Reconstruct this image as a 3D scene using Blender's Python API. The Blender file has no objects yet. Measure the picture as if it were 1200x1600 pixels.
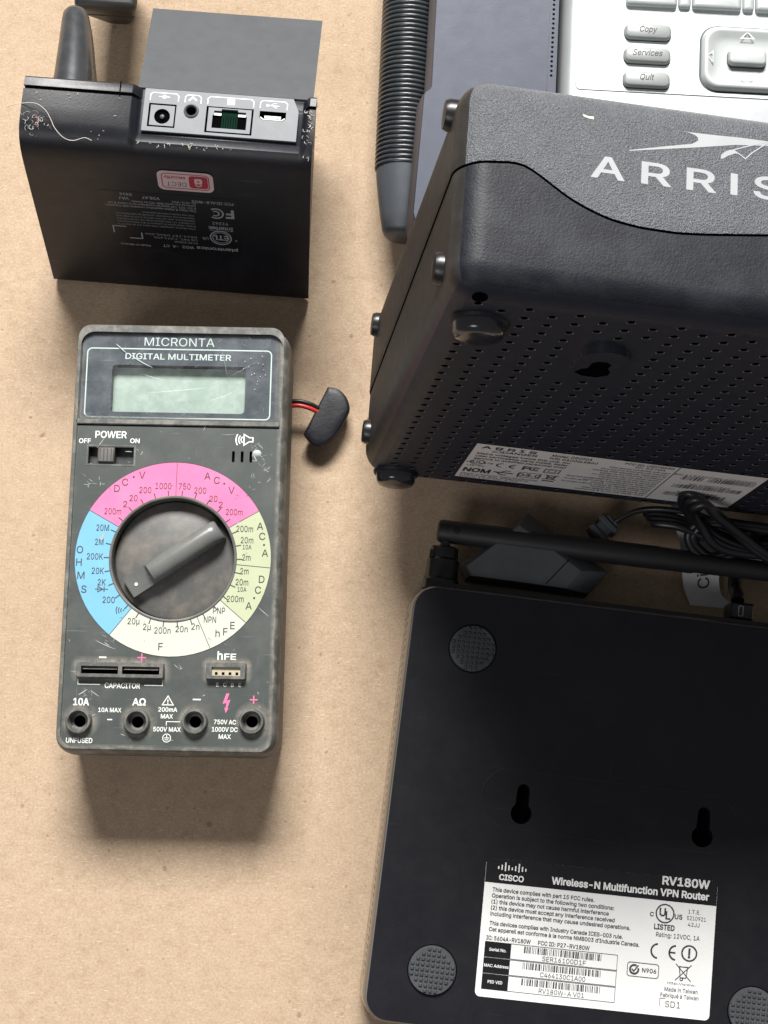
import bpy, bmesh, math, random, os
from mathutils import Vector, Matrix, Euler
from mathutils.geometry import delaunay_2d_cdt
R = math.radians
SC = bpy.context.scene
COL = SC.collection

# ------------------------------------------------------------------ camera
CAM_TILT, CAM_H = 10.0, 0.54
cd = bpy.data.cameras.new('camera')
cd.sensor_fit = 'VERTICAL'; cd.sensor_height = 24.0; cd.lens = 36.0
cd.clip_start = 0.01; cd.clip_end = 100
cam = bpy.data.objects.new('camera', cd); COL.objects.link(cam)
cam.location = (0, 0, CAM_H); cam.rotation_euler = (R(CAM_TILT), 0, 0)
SC.camera = cam
# ------------------------------------------------------------------ room light
wd = bpy.data.worlds.new('World'); SC.world = wd; wd.use_nodes = True
bg = wd.node_tree.nodes['Background']
bg.inputs['Color'].default_value = (0.98, 0.97, 1.0, 1); bg.inputs['Strength'].default_value = 0.15
# one large window beyond the far edge of the table
WIN_DIST, WIN_EL, WIN_AZ = 4.0, 45.0, 2.0
al = bpy.data.lights.new('window_light', 'AREA'); al.shape = 'RECTANGLE'
al.size, al.size_y = 1.75, 1.0
al.energy = 405; al.color = (1.0, 0.985, 0.955)
win = bpy.data.objects.new('window_light', al); COL.objects.link(win)
tgt = Vector((0, 0.1, 0))
d = Vector((-math.sin(R(WIN_AZ)) * math.cos(R(WIN_EL)), math.cos(R(WIN_AZ)) * math.cos(R(WIN_EL)), math.sin(R(WIN_EL))))
win.location = tgt + d * WIN_DIST
win.rotation_euler = (-d).to_track_quat('-Z', 'Y').to_euler()
al2 = bpy.data.lights.new('side_window_light', 'AREA'); al2.shape = 'RECTANGLE'; al2.size, al2.size_y = 1.1, .9
al2.energy = 16; al2.color = (1.0, .99, 1.0)
win2 = bpy.data.objects.new('side_window_light', al2); COL.objects.link(win2)
win2.location = (-1.15, -1.5, 2.2); win2.rotation_euler = (tgt - win2.location).to_track_quat('-Z', 'Y').to_euler()
vs = SC.view_settings
SC.display_settings.display_device = 'sRGB'
vs.view_transform = 'Standard'; vs.look = 'None'; vs.exposure = 0; vs.gamma = 1; vs.use_curve_mapping = False

# ------------------------------------------------------------------ materials
MATS = {}
class NT:
    def __init__(s, name):
        m = bpy.data.materials.new(name); m.use_nodes = True; MATS[name] = m
        s.m = m; s.t = m.node_tree; s.n = s.t.nodes; s.b = s.n['Principled BSDF']
        s.tc = s.n.new('ShaderNodeTexCoord')
    def link(s, a, b): s.t.links.new(a, b)
    def noise(s, scale, detail=4, rough=.6, vec=None, dist=0):
        n = s.n.new('ShaderNodeTexNoise'); n.inputs['Scale'].default_value = scale
        n.inputs['Detail'].default_value = detail; n.inputs['Roughness'].default_value = rough
        n.inputs['Distortion'].default_value = dist
        s.link(vec if vec is not None else s.tc.outputs['Object'], n.inputs['Vector'])
        return n.outputs['Fac']
    def mapped(s, scale=(1, 1, 1), rot=(0, 0, 0)):
        n = s.n.new('ShaderNodeMapping'); n.inputs['Scale'].default_value = scale; n.inputs['Rotation'].default_value = rot
        s.link(s.tc.outputs['Object'], n.inputs['Vector']); return n.outputs['Vector']
    def ramp(s, fac, lo, hi, a=0., b=1.):
        n = s.n.new('ShaderNodeMapRange'); n.clamp = True
        n.inputs['From Min'].default_value = lo; n.inputs['From Max'].default_value = hi
        n.inputs['To Min'].default_value = a; n.inputs['To Max'].default_value = b
        s.link(fac, n.inputs['Value']); return n.outputs['Result']
    def mix(s, fac, a, b):
        n = s.n.new('ShaderNodeMix'); n.data_type = 'RGBA'
        if isinstance(fac, (int, float)): n.inputs[0].default_value = fac
        else: s.link(fac, n.inputs[0])
        for i, v in ((6, a), (7, b)):
            if isinstance(v, tuple): n.inputs[i].default_value = (*v, 1)
            else: s.link(v, n.inputs[i])
        return n.outputs[2]
    def math(s, op, a, b):
        n = s.n.new('ShaderNodeMath'); n.operation = op
        for i, v in ((0, a), (1, b)):
            if isinstance(v, (int, float)): n.inputs[i].default_value = v
            else: s.link(v, n.inputs[i])
        return n.outputs[0]
    def bump(s, h, strength, dist):
        n = s.n.new('ShaderNodeBump'); n.inputs['Strength'].default_value = strength; n.inputs['Distance'].default_value = dist
        s.link(h, n.inputs['Height']); s.link(n.outputs['Normal'], s.b.inputs['Normal'])
    def set(s, k, v):
        if isinstance(v, (int, float)): s.b.inputs[k].default_value = v
        elif isinstance(v, tuple): s.b.inputs[k].default_value = (*v, 1)
        else: s.link(v, s.b.inputs[k])

def plastic(name, col, rough=.5, metal=0., grain=None, var=.12, dust=None, spec=.5, roughvar=.03, scuff=None):
    """a moulded surface: base colour with mottling, grain (scale, strength, depth), dust (amount, colour, scale)"""
    t = NT(name)
    c0 = tuple(v * (1 - var) for v in col); c1 = tuple(min(1, v * (1 + var)) for v in col)
    c = t.mix(t.ramp(t.noise(120, 5), .3, .7), c0, c1)
    if dust:
        amt, dc, ds = dust
        cloud = t.ramp(t.noise(ds, 6, .65), .45, .75, 0, amt)
        speck = t.ramp(t.noise(ds * 28, 2, .5), .70, .76, 0, amt * 1.6)
        c = t.mix(t.math('MAXIMUM', cloud, speck), c, dc)
    if scuff:
        v1 = t.mapped((60, 1400, 300), (0, 0, .5)); v2 = t.mapped((1500, 70, 300), (0, 0, .3))
        s1 = t.ramp(t.noise(1, 2, .5, v1), .70, .76, 0, scuff[0]); s2 = t.ramp(t.noise(1, 2, .5, v2), .71, .77, 0, scuff[0])
        c = t.mix(t.math('MAXIMUM', s1, s2), c, scuff[1])
    t.set('Base Color', c)
    t.set('Roughness', t.ramp(t.noise(220, 4), .3, .7, max(.03, rough - roughvar), min(1, rough + roughvar)))
    t.set('Metallic', metal); t.set('Specular IOR Level', spec)
    if grain: t.bump(t.noise(grain[0], 3, .6), grain[1], grain[2])
    return t.m

def board_material():
    t = NT('fibreboard')
    big = t.ramp(t.noise(16, 5, .6), .3, .7); mid = t.noise(210, 6, .75); fine = t.noise(1250, 4, .7)
    c = t.mix(big, (.390, .285, .193), (.452, .334, .230))
    c = t.mix(t.ramp(mid, .38, .64, 0, .60), c, (.505, .385, .275))
    c = t.mix(t.ramp(mid, .30, .46, .26, 0), c, (.27, .18, .112))
    c = t.mix(t.ramp(fine, .32, .52, .42, 0), c, (.26, .170, .105))
    c = t.mix(t.ramp(fine, .52, .70, 0, .36), c, (.60, .47, .345))
    # long pale and dark fibres lying in several directions
    for i, (rz, sgn) in enumerate(((.35, 1), (1.5, 1), (-.7, 0), (2.3, 1), (1.05, 0))):
        v = t.mapped((330, 2600, 1), (0, 0, rz))
        f = t.ramp(t.noise(1, 2, .5, v, .35), .66, .74, 0, .48 if sgn else .34)
        c = t.mix(f, c, (.76, .61, .46) if sgn else (.24, .15, .09))
    # dark flecks and faint stains
    c = t.mix(t.ramp(t.noise(420, 1, .3), .735, .80, 0, .55), c, (.19, .115, .065))
    c = t.mix(t.ramp(t.noise(26, 3, .5), .60, .80, 0, .42), c, (.30, .205, .135))
    c = t.mix(t.ramp(t.noise(8, 4, .6), .50, .78, 0, .30), c, (.32, .225, .15))
    c = t.mix(t.ramp(t.noise(190, 1, .3), .765, .80, 0, .6), c, (.20, .13, .08))
    t.set('Base Color', c); t.set('Roughness', .85); t.set('Specular IOR Level', .25)
    t.bump(t.math('ADD', fine, t.math('MULTIPLY', mid, .6)), .25, .0003)
board_material()

DUST = (.30, .26, .22)
plastic('meter_grey', (.060, .064, .058), .52, grain=(2600, .18, .0002), dust=(.16, DUST, 60), scuff=(.35, (.34, .34, .32)))
plastic('meter_rim', (.080, .082, .074), .46, grain=(2600, .2, .0002), dust=(.6, (.33, .31, .275), 210))
plastic('meter_panel', (.047, .056, .053), .50, grain=(3000, .10, .0002), dust=(.12, DUST, 55), scuff=(.22, (.30, .31, .29)))
plastic('meter_dark', (.028, .033, .034), .55, grain=(2600, .2, .0002), dust=(.4, (.16, .14, .12), 200))
plastic('knob_grey', (.088, .087, .083), .48, grain=(2800, .2, .0002), dust=(.65, (.24, .205, .165), 95))
plastic('socket_grey', (.085, .088, .082), .46, grain=(2600, .2, .0002), dust=(.65, (.27, .25, .22), 330))
plastic('knob_bar', (.135, .140, .133), .28, grain=(2800, .05, .0002), dust=(.12, DUST, 150))
plastic('display_mask', (.040, .050, .062), .35, dust=(.30, (.16, .17, .19), 120), scuff=(.35, (.30, .32, .35)))
plastic('lcd_glass', (.31, .40, .345), .35, var=.08, dust=(.35, (.60, .68, .62), 240))
plastic('black_hole', (.0025, .0025, .003), .9, var=0, spec=0.0)
plastic('pink_ink', (.73, .155, .33), .55, var=.06, dust=(.20, (.60, .30, .38), 130))
plastic('blue_ink', (.15, .39, .56), .55, var=.04, dust=(.10, (.30, .45, .55), 130))
plastic('green_ink', (.41, .445, .285), .55, var=.04, dust=(.10, (.45, .46, .36), 130))
plastic('cream_ink', (.52, .54, .455), .55, var=.03, dust=(.12, (.52, .50, .42), 130))
plastic('white_ink', (.70, .72, .67), .6, var=.06)
plastic('pale_line', (.50, .60, .56), .6, var=.06)
plastic('dark_ink', (.050, .045, .045), .6, var=.05)
plastic('pink_print', (.72, .14, .30), .6, var=.05)
plastic('scratch_white', (.36, .38, .37), .6, var=.2)
plastic('scratch_dim', (.22, .25, .27), .6, var=.2)
plastic('cream_socket', (.47, .42, .29), .6, dust=(.3, DUST, 300))
plastic('brass', (.45, .30, .12), .35, metal=1, var=.1)
plastic('red_wire', (.55, .035, .03), .35, var=.08)
plastic('black_wire', (.012, .012, .013), .42, var=.1)
plastic('snap_vinyl', (.0055, .0060, .0095), .46, grain=(900, .22, .0003), dust=(.06, (.20, .20, .21), 160), spec=.35)
plastic('router_black', (.0048, .0049, .0080), .46, grain=(2200, .12, .0002), dust=(.022, (.22, .20, .20), 40), scuff=(.035, (.28, .28, .30)), spec=.36)
plastic('router_side', (.10, .085, .070), .10, var=.05, dust=(.06, (.30, .27, .22), 160), spec=.9)  # black flank: the board's tan reflection is mixed into its colour
plastic('router_vent', (.055, .046, .038), .10, spec=.9)  # vent tone, carrying the same board reflection in its colour
plastic('router_edge', (.14, .135, .13), .22, var=.05, spec=.8)  # pale colour paints the bright highlight along the chamfer
plastic('rubber_grey', (.052, .056, .060), .6, grain=(2500, .2, .0002), dust=(.15, (.16, .16, .16), 200))
plastic('label_black', (.008, .008, .010), .35, var=.03)
plastic('label_white', (.83, .83, .81), .5, var=.02)
plastic('label_grey', (.76, .73, .715), .55, var=.04)
plastic('label_ink', (.035, .035, .04), .6, var=.03)
plastic('antenna_black', (.014, .015, .017), .55, grain=(1800, .15, .0002), var=.1)
plastic('hinge_black', (.009, .009, .010), .34, grain=(1500, .06, .0002))
plastic('steel', (.42, .42, .41), .3, metal=1, var=.1)
plastic('modem_front', (.088, .093, .104), .38, grain=(2100, 1.0, .0006), dust=(.04, (.40, .40, .41), 160), spec=.8)
plastic('modem_shell', (.0080, .0090, .0140), .50, grain=(1700, .35, .0003), dust=(.07, (.24, .25, .27), 90), spec=.28)
plastic('modem_end', (.022, .020, .019), .46, grain=(1700, .3, .0003), dust=(.05, (.30, .29, .27), 170))
plastic('modem_base', (.0190, .0215, .0330), .50, grain=(1700, .15, .0002), dust=(.03, (.22, .22, .25), 200), spec=.26)
plastic('modem_hood', (.030, .033, .042), .16, var=.05, spec=.9)  # paler than the base: paints light caught by hood wall and hole rims
plastic('rubber_clear', (.024, .024, .030), .16, var=.1, spec=.7)
plastic('silver_ink', (.36, .37, .38), .45, var=.05)
plastic('base_black', (.0050, .0058, .0100), .42, grain=(1300, .12, .0003), dust=(.05, (.16, .16, .18), 75), scuff=(.06, (.30, .30, .32)))
plastic('base_slab', (.062, .066, .073), .45, grain=(3000, .08, .0002), var=.05, dust=(.02, (.22, .22, .22), 40))
plastic('base_post', (.034, .036, .040), .28, roughvar=.04, dust=(.08, (.24, .23, .21), 180))
plastic('port_grey', (.175, .185, .20), .42, var=.06, dust=(.12, (.45, .45, .44), 180))
plastic('port_dark', (.035, .037, .041), .5, var=.1)
plastic('pcb_green', (.004, .020, .012), .8, spec=.05, var=.3)
plastic('base_print', (.28, .29, .32), .6, var=.08)
plastic('sticker_pink', (.63, .49, .50), .5, var=.03)
plastic('sticker_red', (.42, .025, .05), .5, var=.05)
plastic('phone_silver', (.72, .775, .77), .36, metal=.1, grain=(3600, .04, .0002), var=.02)
plastic('phone_edge', (.40, .42, .43), .38, metal=.35, var=.04)
plastic('phone_button', (.27, .285, .28), .42, metal=.1, var=.04, grain=(2600, .05, .0002))
plastic('phone_key', (.42, .445, .44), .42, metal=.1, var=.03)
plastic('phone_grey', (.040, .048, .074), .48, metal=.05, spec=.38, grain=(3600, .22, .0002), var=.03)
plastic('phone_trim', (.085, .075, .080), .5, var=.1)
plastic('phone_black', (.030, .035, .039), .26, grain=(1700, .12, .0002), var=.1, dust=(.05, (.24, .23, .22), 220))
plastic('grip_satin', (.060, .068, .078), .42, grain=(2400, .25, .0002), var=.06)
plastic('brick_black', (.075, .083, .090), .55, grain=(1300, .25, .0003), dust=(.05, (.2, .2, .2), 150))
plastic('cord_black', (.0125, .012, .015), .34, var=.1)
plastic('paper_white', (.76, .75, .73), .8, var=.04)
plastic('case_black', (.012, .012, .013), .45, grain=(1500, .15, .0002), var=.1)
plastic('lint_pale', (.62, .58, .50), .9, var=.2)
plastic('lint_red', (.40, .10, .10), .9, var=.2)
plastic('lint_green', (.06, .30, .24), .9, var=.2)

def clear_pane():
    t = NT('clear_pane'); n = t.n
    tr = n.new('ShaderNodeBsdfTransparent'); gl = n.new('ShaderNodeBsdfGlossy'); gl.inputs['Roughness'].default_value = .12
    df = n.new('ShaderNodeBsdfDiffuse'); df.inputs['Color'].default_value = (.55, .58, .60, 1)
    m1 = n.new('ShaderNodeMixShader'); m2 = n.new('ShaderNodeMixShader')
    m1.inputs[0].default_value = .05
    t.link(tr.outputs[0], m1.inputs[1]); t.link(gl.outputs[0], m1.inputs[2])
    haze = t.math('MAXIMUM', t.ramp(t.noise(130, 6, .7), .42, .75, .01, .11),
                  t.ramp(t.noise(1, 2, .5, t.mapped((90, 1700, 1), (0, 0, .6))), .68, .75, 0, .16))
    t.link(haze, m2.inputs[0]); t.link(m1.outputs[0], m2.inputs[1]); t.link(df.outputs[0], m2.inputs[2])
    t.link(m2.outputs[0], n['Material Output'].inputs['Surface'])
clear_pane()
def grime(name, col, amount):
    """dry dust lying round sockets: patchy, thins out with the 'fade' attribute of its ring"""
    t = NT(name); n = t.n
    at = n.new('ShaderNodeAttribute'); at.attribute_name = 'fade'
    tr = n.new('ShaderNodeBsdfTransparent'); df = n.new('ShaderNodeBsdfDiffuse'); df.inputs['Color'].default_value = (*col, 1)
    mx = n.new('ShaderNodeMixShader')
    p = t.math('MULTIPLY', t.ramp(t.noise(420, 6, .75), .34, .62, .22, 1.), t.ramp(t.noise(90, 3, .5), .3, .65, .25, 1.))
    f = t.math('MULTIPLY', t.math('MULTIPLY', at.outputs['Fac'], p), amount)
    t.link(f, mx.inputs[0]); t.link(tr.outputs[0], mx.inputs[1]); t.link(df.outputs[0], mx.inputs[2])
    t.link(mx.outputs[0], n['Material Output'].inputs['Surface'])
grime('grime', (.40, .365, .315), 1.0)

# ------------------------------------------------------------------ mesh helpers (all lengths in mm)
IDT = lambda x, y, z: (x, y, z)
class MB:
    def __init__(s): s.v = []; s.f = []; s.m = []; s.names = []; s.fade = {}
    def mat(s, name):
        if name not in s.names: s.names.append(name)
        return s.names.index(name)
    def add(s, vs, fs, mat, tf=IDT, fade=None):
        o = len(s.v); k = s.mat(mat)
        s.v += [tf(*p) for p in vs]
        if fade:
            for i, a in enumerate(fade): s.fade[o + i] = a
        for f in fs: s.f.append([o + i for i in f]); s.m.append(k)
        return s
    def build(s, name, parent=None, angle=35, merge=0, flat=False):
        me = bpy.data.meshes.new(name)
        me.from_pydata([(x * .001, y * .001, z * .001) for x, y, z in s.v], [], s.f)
        for n in s.names: me.materials.append(MATS[n])
        me.polygons.foreach_set('material_index', s.m)
        if s.fade:
            a = me.attributes.new('fade', 'FLOAT', 'POINT')
            for i, v in s.fade.items(): a.data[i].value = v
        if merge:
            bm = bmesh.new(); bm.from_mesh(me); bmesh.ops.remove_doubles(bm, verts=bm.verts, dist=merge * .001)
            bm.to_mesh(me); bm.free()
        me.validate()
        me.polygons.foreach_set('use_smooth', [not flat] * len(me.polygons))
        if not flat: me.set_sharp_from_angle(angle=R(angle))
        o = bpy.data.objects.new(name, me); COL.objects.link(o)
        if parent is not None: o.parent = parent
        return o

def rr(w, h, r, n=6, cx=0, cy=0):
    r = max(1e-4, min(r, w / 2 - 1e-4, h / 2 - 1e-4)); out = []
    for qx, qy, a0 in ((1, 1, 0), (-1, 1, 90), (-1, -1, 180), (1, -1, 270)):
        for i in range(n + 1):
            a = R(a0 + 90 * i / n)
            out.append((cx + qx * (w / 2 - r) + r * math.cos(a), cy + qy * (h / 2 - r) + r * math.sin(a)))
    return out
def circ(r, n=24, cx=0, cy=0, a0=0): return [(cx + r * math.cos(a0 + 2 * math.pi * i / n), cy + r * math.sin(a0 + 2 * math.pi * i / n)) for i in range(n)]
def rect(x0, y0, x1, y1): return [(x0, y0), (x1, y0), (x1, y1), (x0, y1)]
def loft(mb, loops, mat, c0=True, c1=True, tf=IDT, mats=None):
    n = len(loops[0]); vs = [p for l in loops for p in l]; fs = {}
    for k in range(len(loops) - 1):
        m = mats[min(k, len(mats) - 1)] if mats else mat
        for i in range(n):
            j = (i + 1) % n
            fs.setdefault(m, []).append([k * n + i, k * n + j, (k + 1) * n + j, (k + 1) * n + i])
    if c0: fs.setdefault(mats[0] if mats else mat, []).append(list(range(n))[::-1])
    if c1: fs.setdefault(mats[-1] if mats else mat, []).append([(len(loops) - 1) * n + i for i in range(n)])
    o = len(mb.v); mb.v += [tf(*p) for p in vs]
    for m, l in fs.items():
        k = mb.mat(m)
        for f in l: mb.f.append([o + i for i in f]); mb.m.append(k)
def rbox(mb, w, h, r, prof, mat, cx=0, cy=0, n=6, c0=True, c1=True, tf=IDT, mats=None):
    """rounded rectangle swept through profile [(inset, z), ...]"""
    loft(mb, [[(x, y, z) for x, y in rr(w - 2 * i, h - 2 * i, max(.05, r - i), n, cx, cy)] for i, z in prof], mat, c0, c1, tf, mats)
def lathe(mb, prof, mat, n=28, c0=False, c1=False, tf=IDT, mats=None):
    loft(mb, [[(r * math.cos(2 * math.pi * i / n), r * math.sin(2 * math.pi * i / n), z) for i in range(n)] for r, z in prof], mat, c0, c1, tf, mats)
def plate(mb, outer, holes, z, mat, tf=IDT):
    """flat sheet with openings"""
    bm = bmesh.new(); es = []
    for lp in [outer] + holes:
        vs = [bm.verts.new((x, y, 0)) for x, y in lp]
        es += [bm.edges.new((vs[i], vs[(i + 1) % len(vs)])) for i in range(len(vs))]
    bmesh.ops.triangle_fill(bm, edges=es, use_beauty=True, use_dissolve=False, normal=(0, 0, 1))
    bm.verts.index_update()
    vs = [(v.co.x, v.co.y, z) for v in bm.verts]; fs = []
    for f in bm.faces:
        ix = [v.index for v in f.verts]
        fs.append(ix if f.normal.z > 0 else ix[::-1])
    bm.free(); mb.add(vs, fs, mat, tf)
def pit(mb, lp, z, depth, wall, bottom, tf=IDT):
    n = len(lp)
    mb.add([(x, y, z) for x, y in lp] + [(x, y, z - depth) for x, y in lp], [[(i + 1) % n, i, n + i, n + (i + 1) % n] for i in range(n)], wall, tf)
    if bottom: mb.add([(x, y, z - depth) for x, y in lp], [list(range(n))], bottom, tf)
def poly(mb, pts, z, mat, tf=IDT): plate(mb, pts, [], z, mat, tf)
def quad(mb, x0, y0, x1, y1, z, mat, tf=IDT): mb.add([(x, y, z) for x, y in rect(x0, y0, x1, y1)], [[0, 1, 2, 3]], mat, tf)
def line(mb, pts, w, z, mat, tf=IDT, closed=False):
    """a printed line of width w along 2D points"""
    n = len(pts); vs = []; fs = []
    for i in range(n):
        a = Vector(pts[(i - 1) % n] if closed or i else pts[0]); b = Vector(pts[(i + 1) % n] if closed or i < n - 1 else pts[-1]); p = Vector(pts[i])
        d1 = (p - a).normalized() if (p - a).length > 1e-6 else (b - p).normalized(); d2 = (b - p).normalized() if (b - p).length > 1e-6 else d1
        t = (d1 + d2).normalized() if (d1 + d2).length > 1e-3 else d1
        nn = Vector((-t.y, t.x)); k = w / 2 / max(.4, nn.dot(Vector((-d1.y, d1.x))))
        vs += [(p.x + nn.x * k, p.y + nn.y * k, z), (p.x - nn.x * k, p.y - nn.y * k, z)]
    for i in range(n if closed else n - 1):
        j = (i + 1) % n; fs.append([2 * i + 1, 2 * j + 1, 2 * j, 2 * i])
    mb.add(vs, fs, mat, tf)
def catmull(pts, n=8):
    P = [Vector(p) for p in pts]; P = [P[0] * 2 - P[1]] + P + [P[-1] * 2 - P[-2]]; out = []
    for i in range(1, len(P) - 2):
        for k in range(n):
            t = k / n; a, b, c, e = P[i - 1:i + 3]
            out.append(.5 * ((2 * b) + (c - a) * t + (2 * a - 5 * b + 4 * c - e) * t * t + (3 * b - a - 3 * c + e) * t ** 3))
    out.append(P[-2]); return out
def tube(mb, pts, rad, mat, n=10, caps=True, smooth=0):
    P = catmull(pts, smooth) if smooth else [Vector(p) for p in pts]
    rs = rad if isinstance(rad, list) else [rad] * len(P)
    if len(rs) != len(P): rs = [rs[min(len(rs) - 1, int(i * len(rs) / len(P)))] for i in range(len(P))]
    up = None; loops = []
    for i, p in enumerate(P):
        t = (P[min(i + 1, len(P) - 1)] - P[max(i - 1, 0)]).normalized()
        if up is None: up = t.orthogonal().normalized()
        up = (up - t * up.dot(t)).normalized(); s = t.cross(up)
        loops.append([tuple(p + (up * math.cos(2 * math.pi * k / n) + s * math.sin(2 * math.pi * k / n)) * rs[i]) for k in range(n)])
    loft(mb, loops, mat, caps, caps)

# ------------------------------------------------------------------ lettering
FONT = {}
def load_font():
    f = None
    try:
        p = bpy.utils.system_resource('DATAFILES', path='fonts')
        f = bpy.data.fonts.load(os.path.join(p, 'Inter.woff2'))
    except Exception:
        f = None
    FONT['f'] = f
load_font()
GLY = {}
def text_geo(s, bold=0.0):
    """outlines of the line of text, each contour thickened by 'bold' and filled on its own (overlapping strokes stay solid)"""
    key = (s, round(bold, 3))
    if key in GLY: return GLY[key]
    c = bpy.data.curves.new('lettering', 'FONT'); c.body = s; c.resolution_u = 3; c.fill_mode = 'NONE'
    if FONT['f']: c.font = FONT['f']
    o = bpy.data.objects.new('lettering', c); COL.objects.link(o)
    bpy.context.view_layer.update()
    me = bpy.data.meshes.new_from_object(o.evaluated_get(bpy.context.evaluated_depsgraph_get()))
    nb = {}
    for e in me.edges:
        a, b = e.vertices; nb.setdefault(a, []).append(b); nb.setdefault(b, []).append(a)
    co = [(v.co.x, v.co.y) for v in me.vertices]; order = sorted(nb); seen = set(); loops = []
    dirs = {tuple(e.vertices) for e in me.edges}
    for st in order:
        if st in seen or len(nb[st]) != 2: continue
        lp = [st]; seen.add(st); prev, cur = st, next((n for n in nb[st] if (st, n) in dirs), nb[st][0])
        while cur != st and cur not in seen:
            lp.append(cur); seen.add(cur); nx = [n for n in nb[cur] if n != prev]
            if not nx: break
            prev, cur = cur, nx[0]
        pts = [co[k] for k in lp]; q = []
        for p in pts:
            if not q or (p[0] - q[-1][0]) ** 2 + (p[1] - q[-1][1]) ** 2 > 1e-9: q.append(p)
        if len(q) > 3 and (q[0][0] - q[-1][0]) ** 2 + (q[0][1] - q[-1][1]) ** 2 < 1e-9: q.pop()
        if len(q) > 2: loops.append(q)
    bpy.data.objects.remove(o); bpy.data.curves.remove(c); bpy.data.meshes.remove(me)
    if not loops: GLY[key] = ([], []); return GLY[key]
    area = lambda l: sum(l[k - 1][0] * l[k][1] - l[k][0] * l[k - 1][1] for k in range(len(l))) / 2
    big = max(loops, key=lambda l: abs(area(l))); sg = 1 if area(big) > 0 else -1
    def grow(l, d_):
        n = len(l); out = []
        for k in range(n):
            a, p, b = Vector(l[k - 1]), Vector(l[k]), Vector(l[(k + 1) % n])
            d1, d2 = (p - a).normalized(), (b - p).normalized()
            n1, n2 = Vector((d1.y, -d1.x)), Vector((d2.y, -d2.x)); m = n1 + n2
            m = m / max(.5, m.length_squared / 2) if m.length > 1e-4 else n1
            out.append(tuple(p + m * d_ * sg))
        return out
    if bold: loops = [grow(l, bold) for l in loops]
    ext = sorted((min(x for x, y in l), max(x for x, y in l), l) for l in loops)
    groups = []; hi = -1e9
    for a, b, l in ext:                                     # one group of contours per letter
        if a > hi: groups.append([l]); hi = b
        else: groups[-1].append(l); hi = max(hi, b)
    vs, fs = [], []
    for gr in groups:
        pv = [Vector(p) for l in gr for p in l]; ed = []; o_ = 0
        for l in gr: ed += [(o_ + k, o_ + (k + 1) % len(l)) for k in range(len(l))]; o_ += len(l)
        cv, _, cf = delaunay_2d_cdt(pv, ed, [], 0, 1e-5)[:3]
        b0 = len(vs); vs += [(v.x, v.y) for v in cv]
        for f in cf:
            px = sum(cv[k].x for k in f) / len(f); py = sum(cv[k].y for k in f) / len(f); wn = 0
            for l in gr:
                for k in range(len(l)):
                    (x0, y0), (x1, y1) = l[k - 1], l[k]
                    if (y0 > py) != (y1 > py) and px < (x1 - x0) * (py - y0) / (y1 - y0) + x0: wn += 1 if y1 > y0 else -1
            if wn:
                a, b, c2 = (cv[k] for k in f[:3]); z = (b.x - a.x) * (c2.y - a.y) - (b.y - a.y) * (c2.x - a.x)
                fs.append([b0 + k for k in (f if z > 0 else f[::-1])])
    GLY[key] = (vs, fs); return GLY[key]
CAPH = max(y for x, y in text_geo('H')[0])
def text(mb, s, x, y, h, mat, z, tf=IDT, al='C', w=None, bold=.012, rot=0, shear=0):
    """h: cap height, (x, y): middle of the line at mid cap height, w: width to fit"""
    vs, fs = text_geo(s, bold * .55)
    if not vs: return
    k = h / CAPH; x0 = min(v[0] for v in vs); x1 = max(v[0] for v in vs)
    kx = w / (x1 - x0) if w else k
    off = {'C': (x0 + x1) / 2, 'L': x0, 'R': x1}[al]
    c, sn = math.cos(R(rot)), math.sin(R(rot)); out = []
    for a, b in vs:
        u = (a - off) * kx; v = b * k - h / 2; u += v * shear
        out.append((x + u * c - v * sn, y + u * sn + v * c, z))
    mb.add(out, fs, mat, tf)

def thing(name, label, cat, loc, rz=0, mtx=None, group=None):
    o = bpy.data.objects.new(name, None); COL.objects.link(o); o.empty_display_size = .02
    if mtx is not None: o.matrix_world = mtx
    else: o.location = loc; o.rotation_euler = (0, 0, R(rz))
    o['label'] = label; o['category'] = cat
    if group: o['group'] = group
    return o
def tag(o, label, cat, kind=None):
    if label: o['label'] = label
    if cat: o['category'] = cat
    if kind: o['kind'] = kind
    return o

# ================================================================== the board everything lies on
mb = MB(); rbox(mb, 640, 760, 2, [(0, -6), (0, -.3), (.3, 0)], 'fibreboard', 0, 110, n=3)
board = mb.build('table_surface'); board['kind'] = 'structure'

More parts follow.
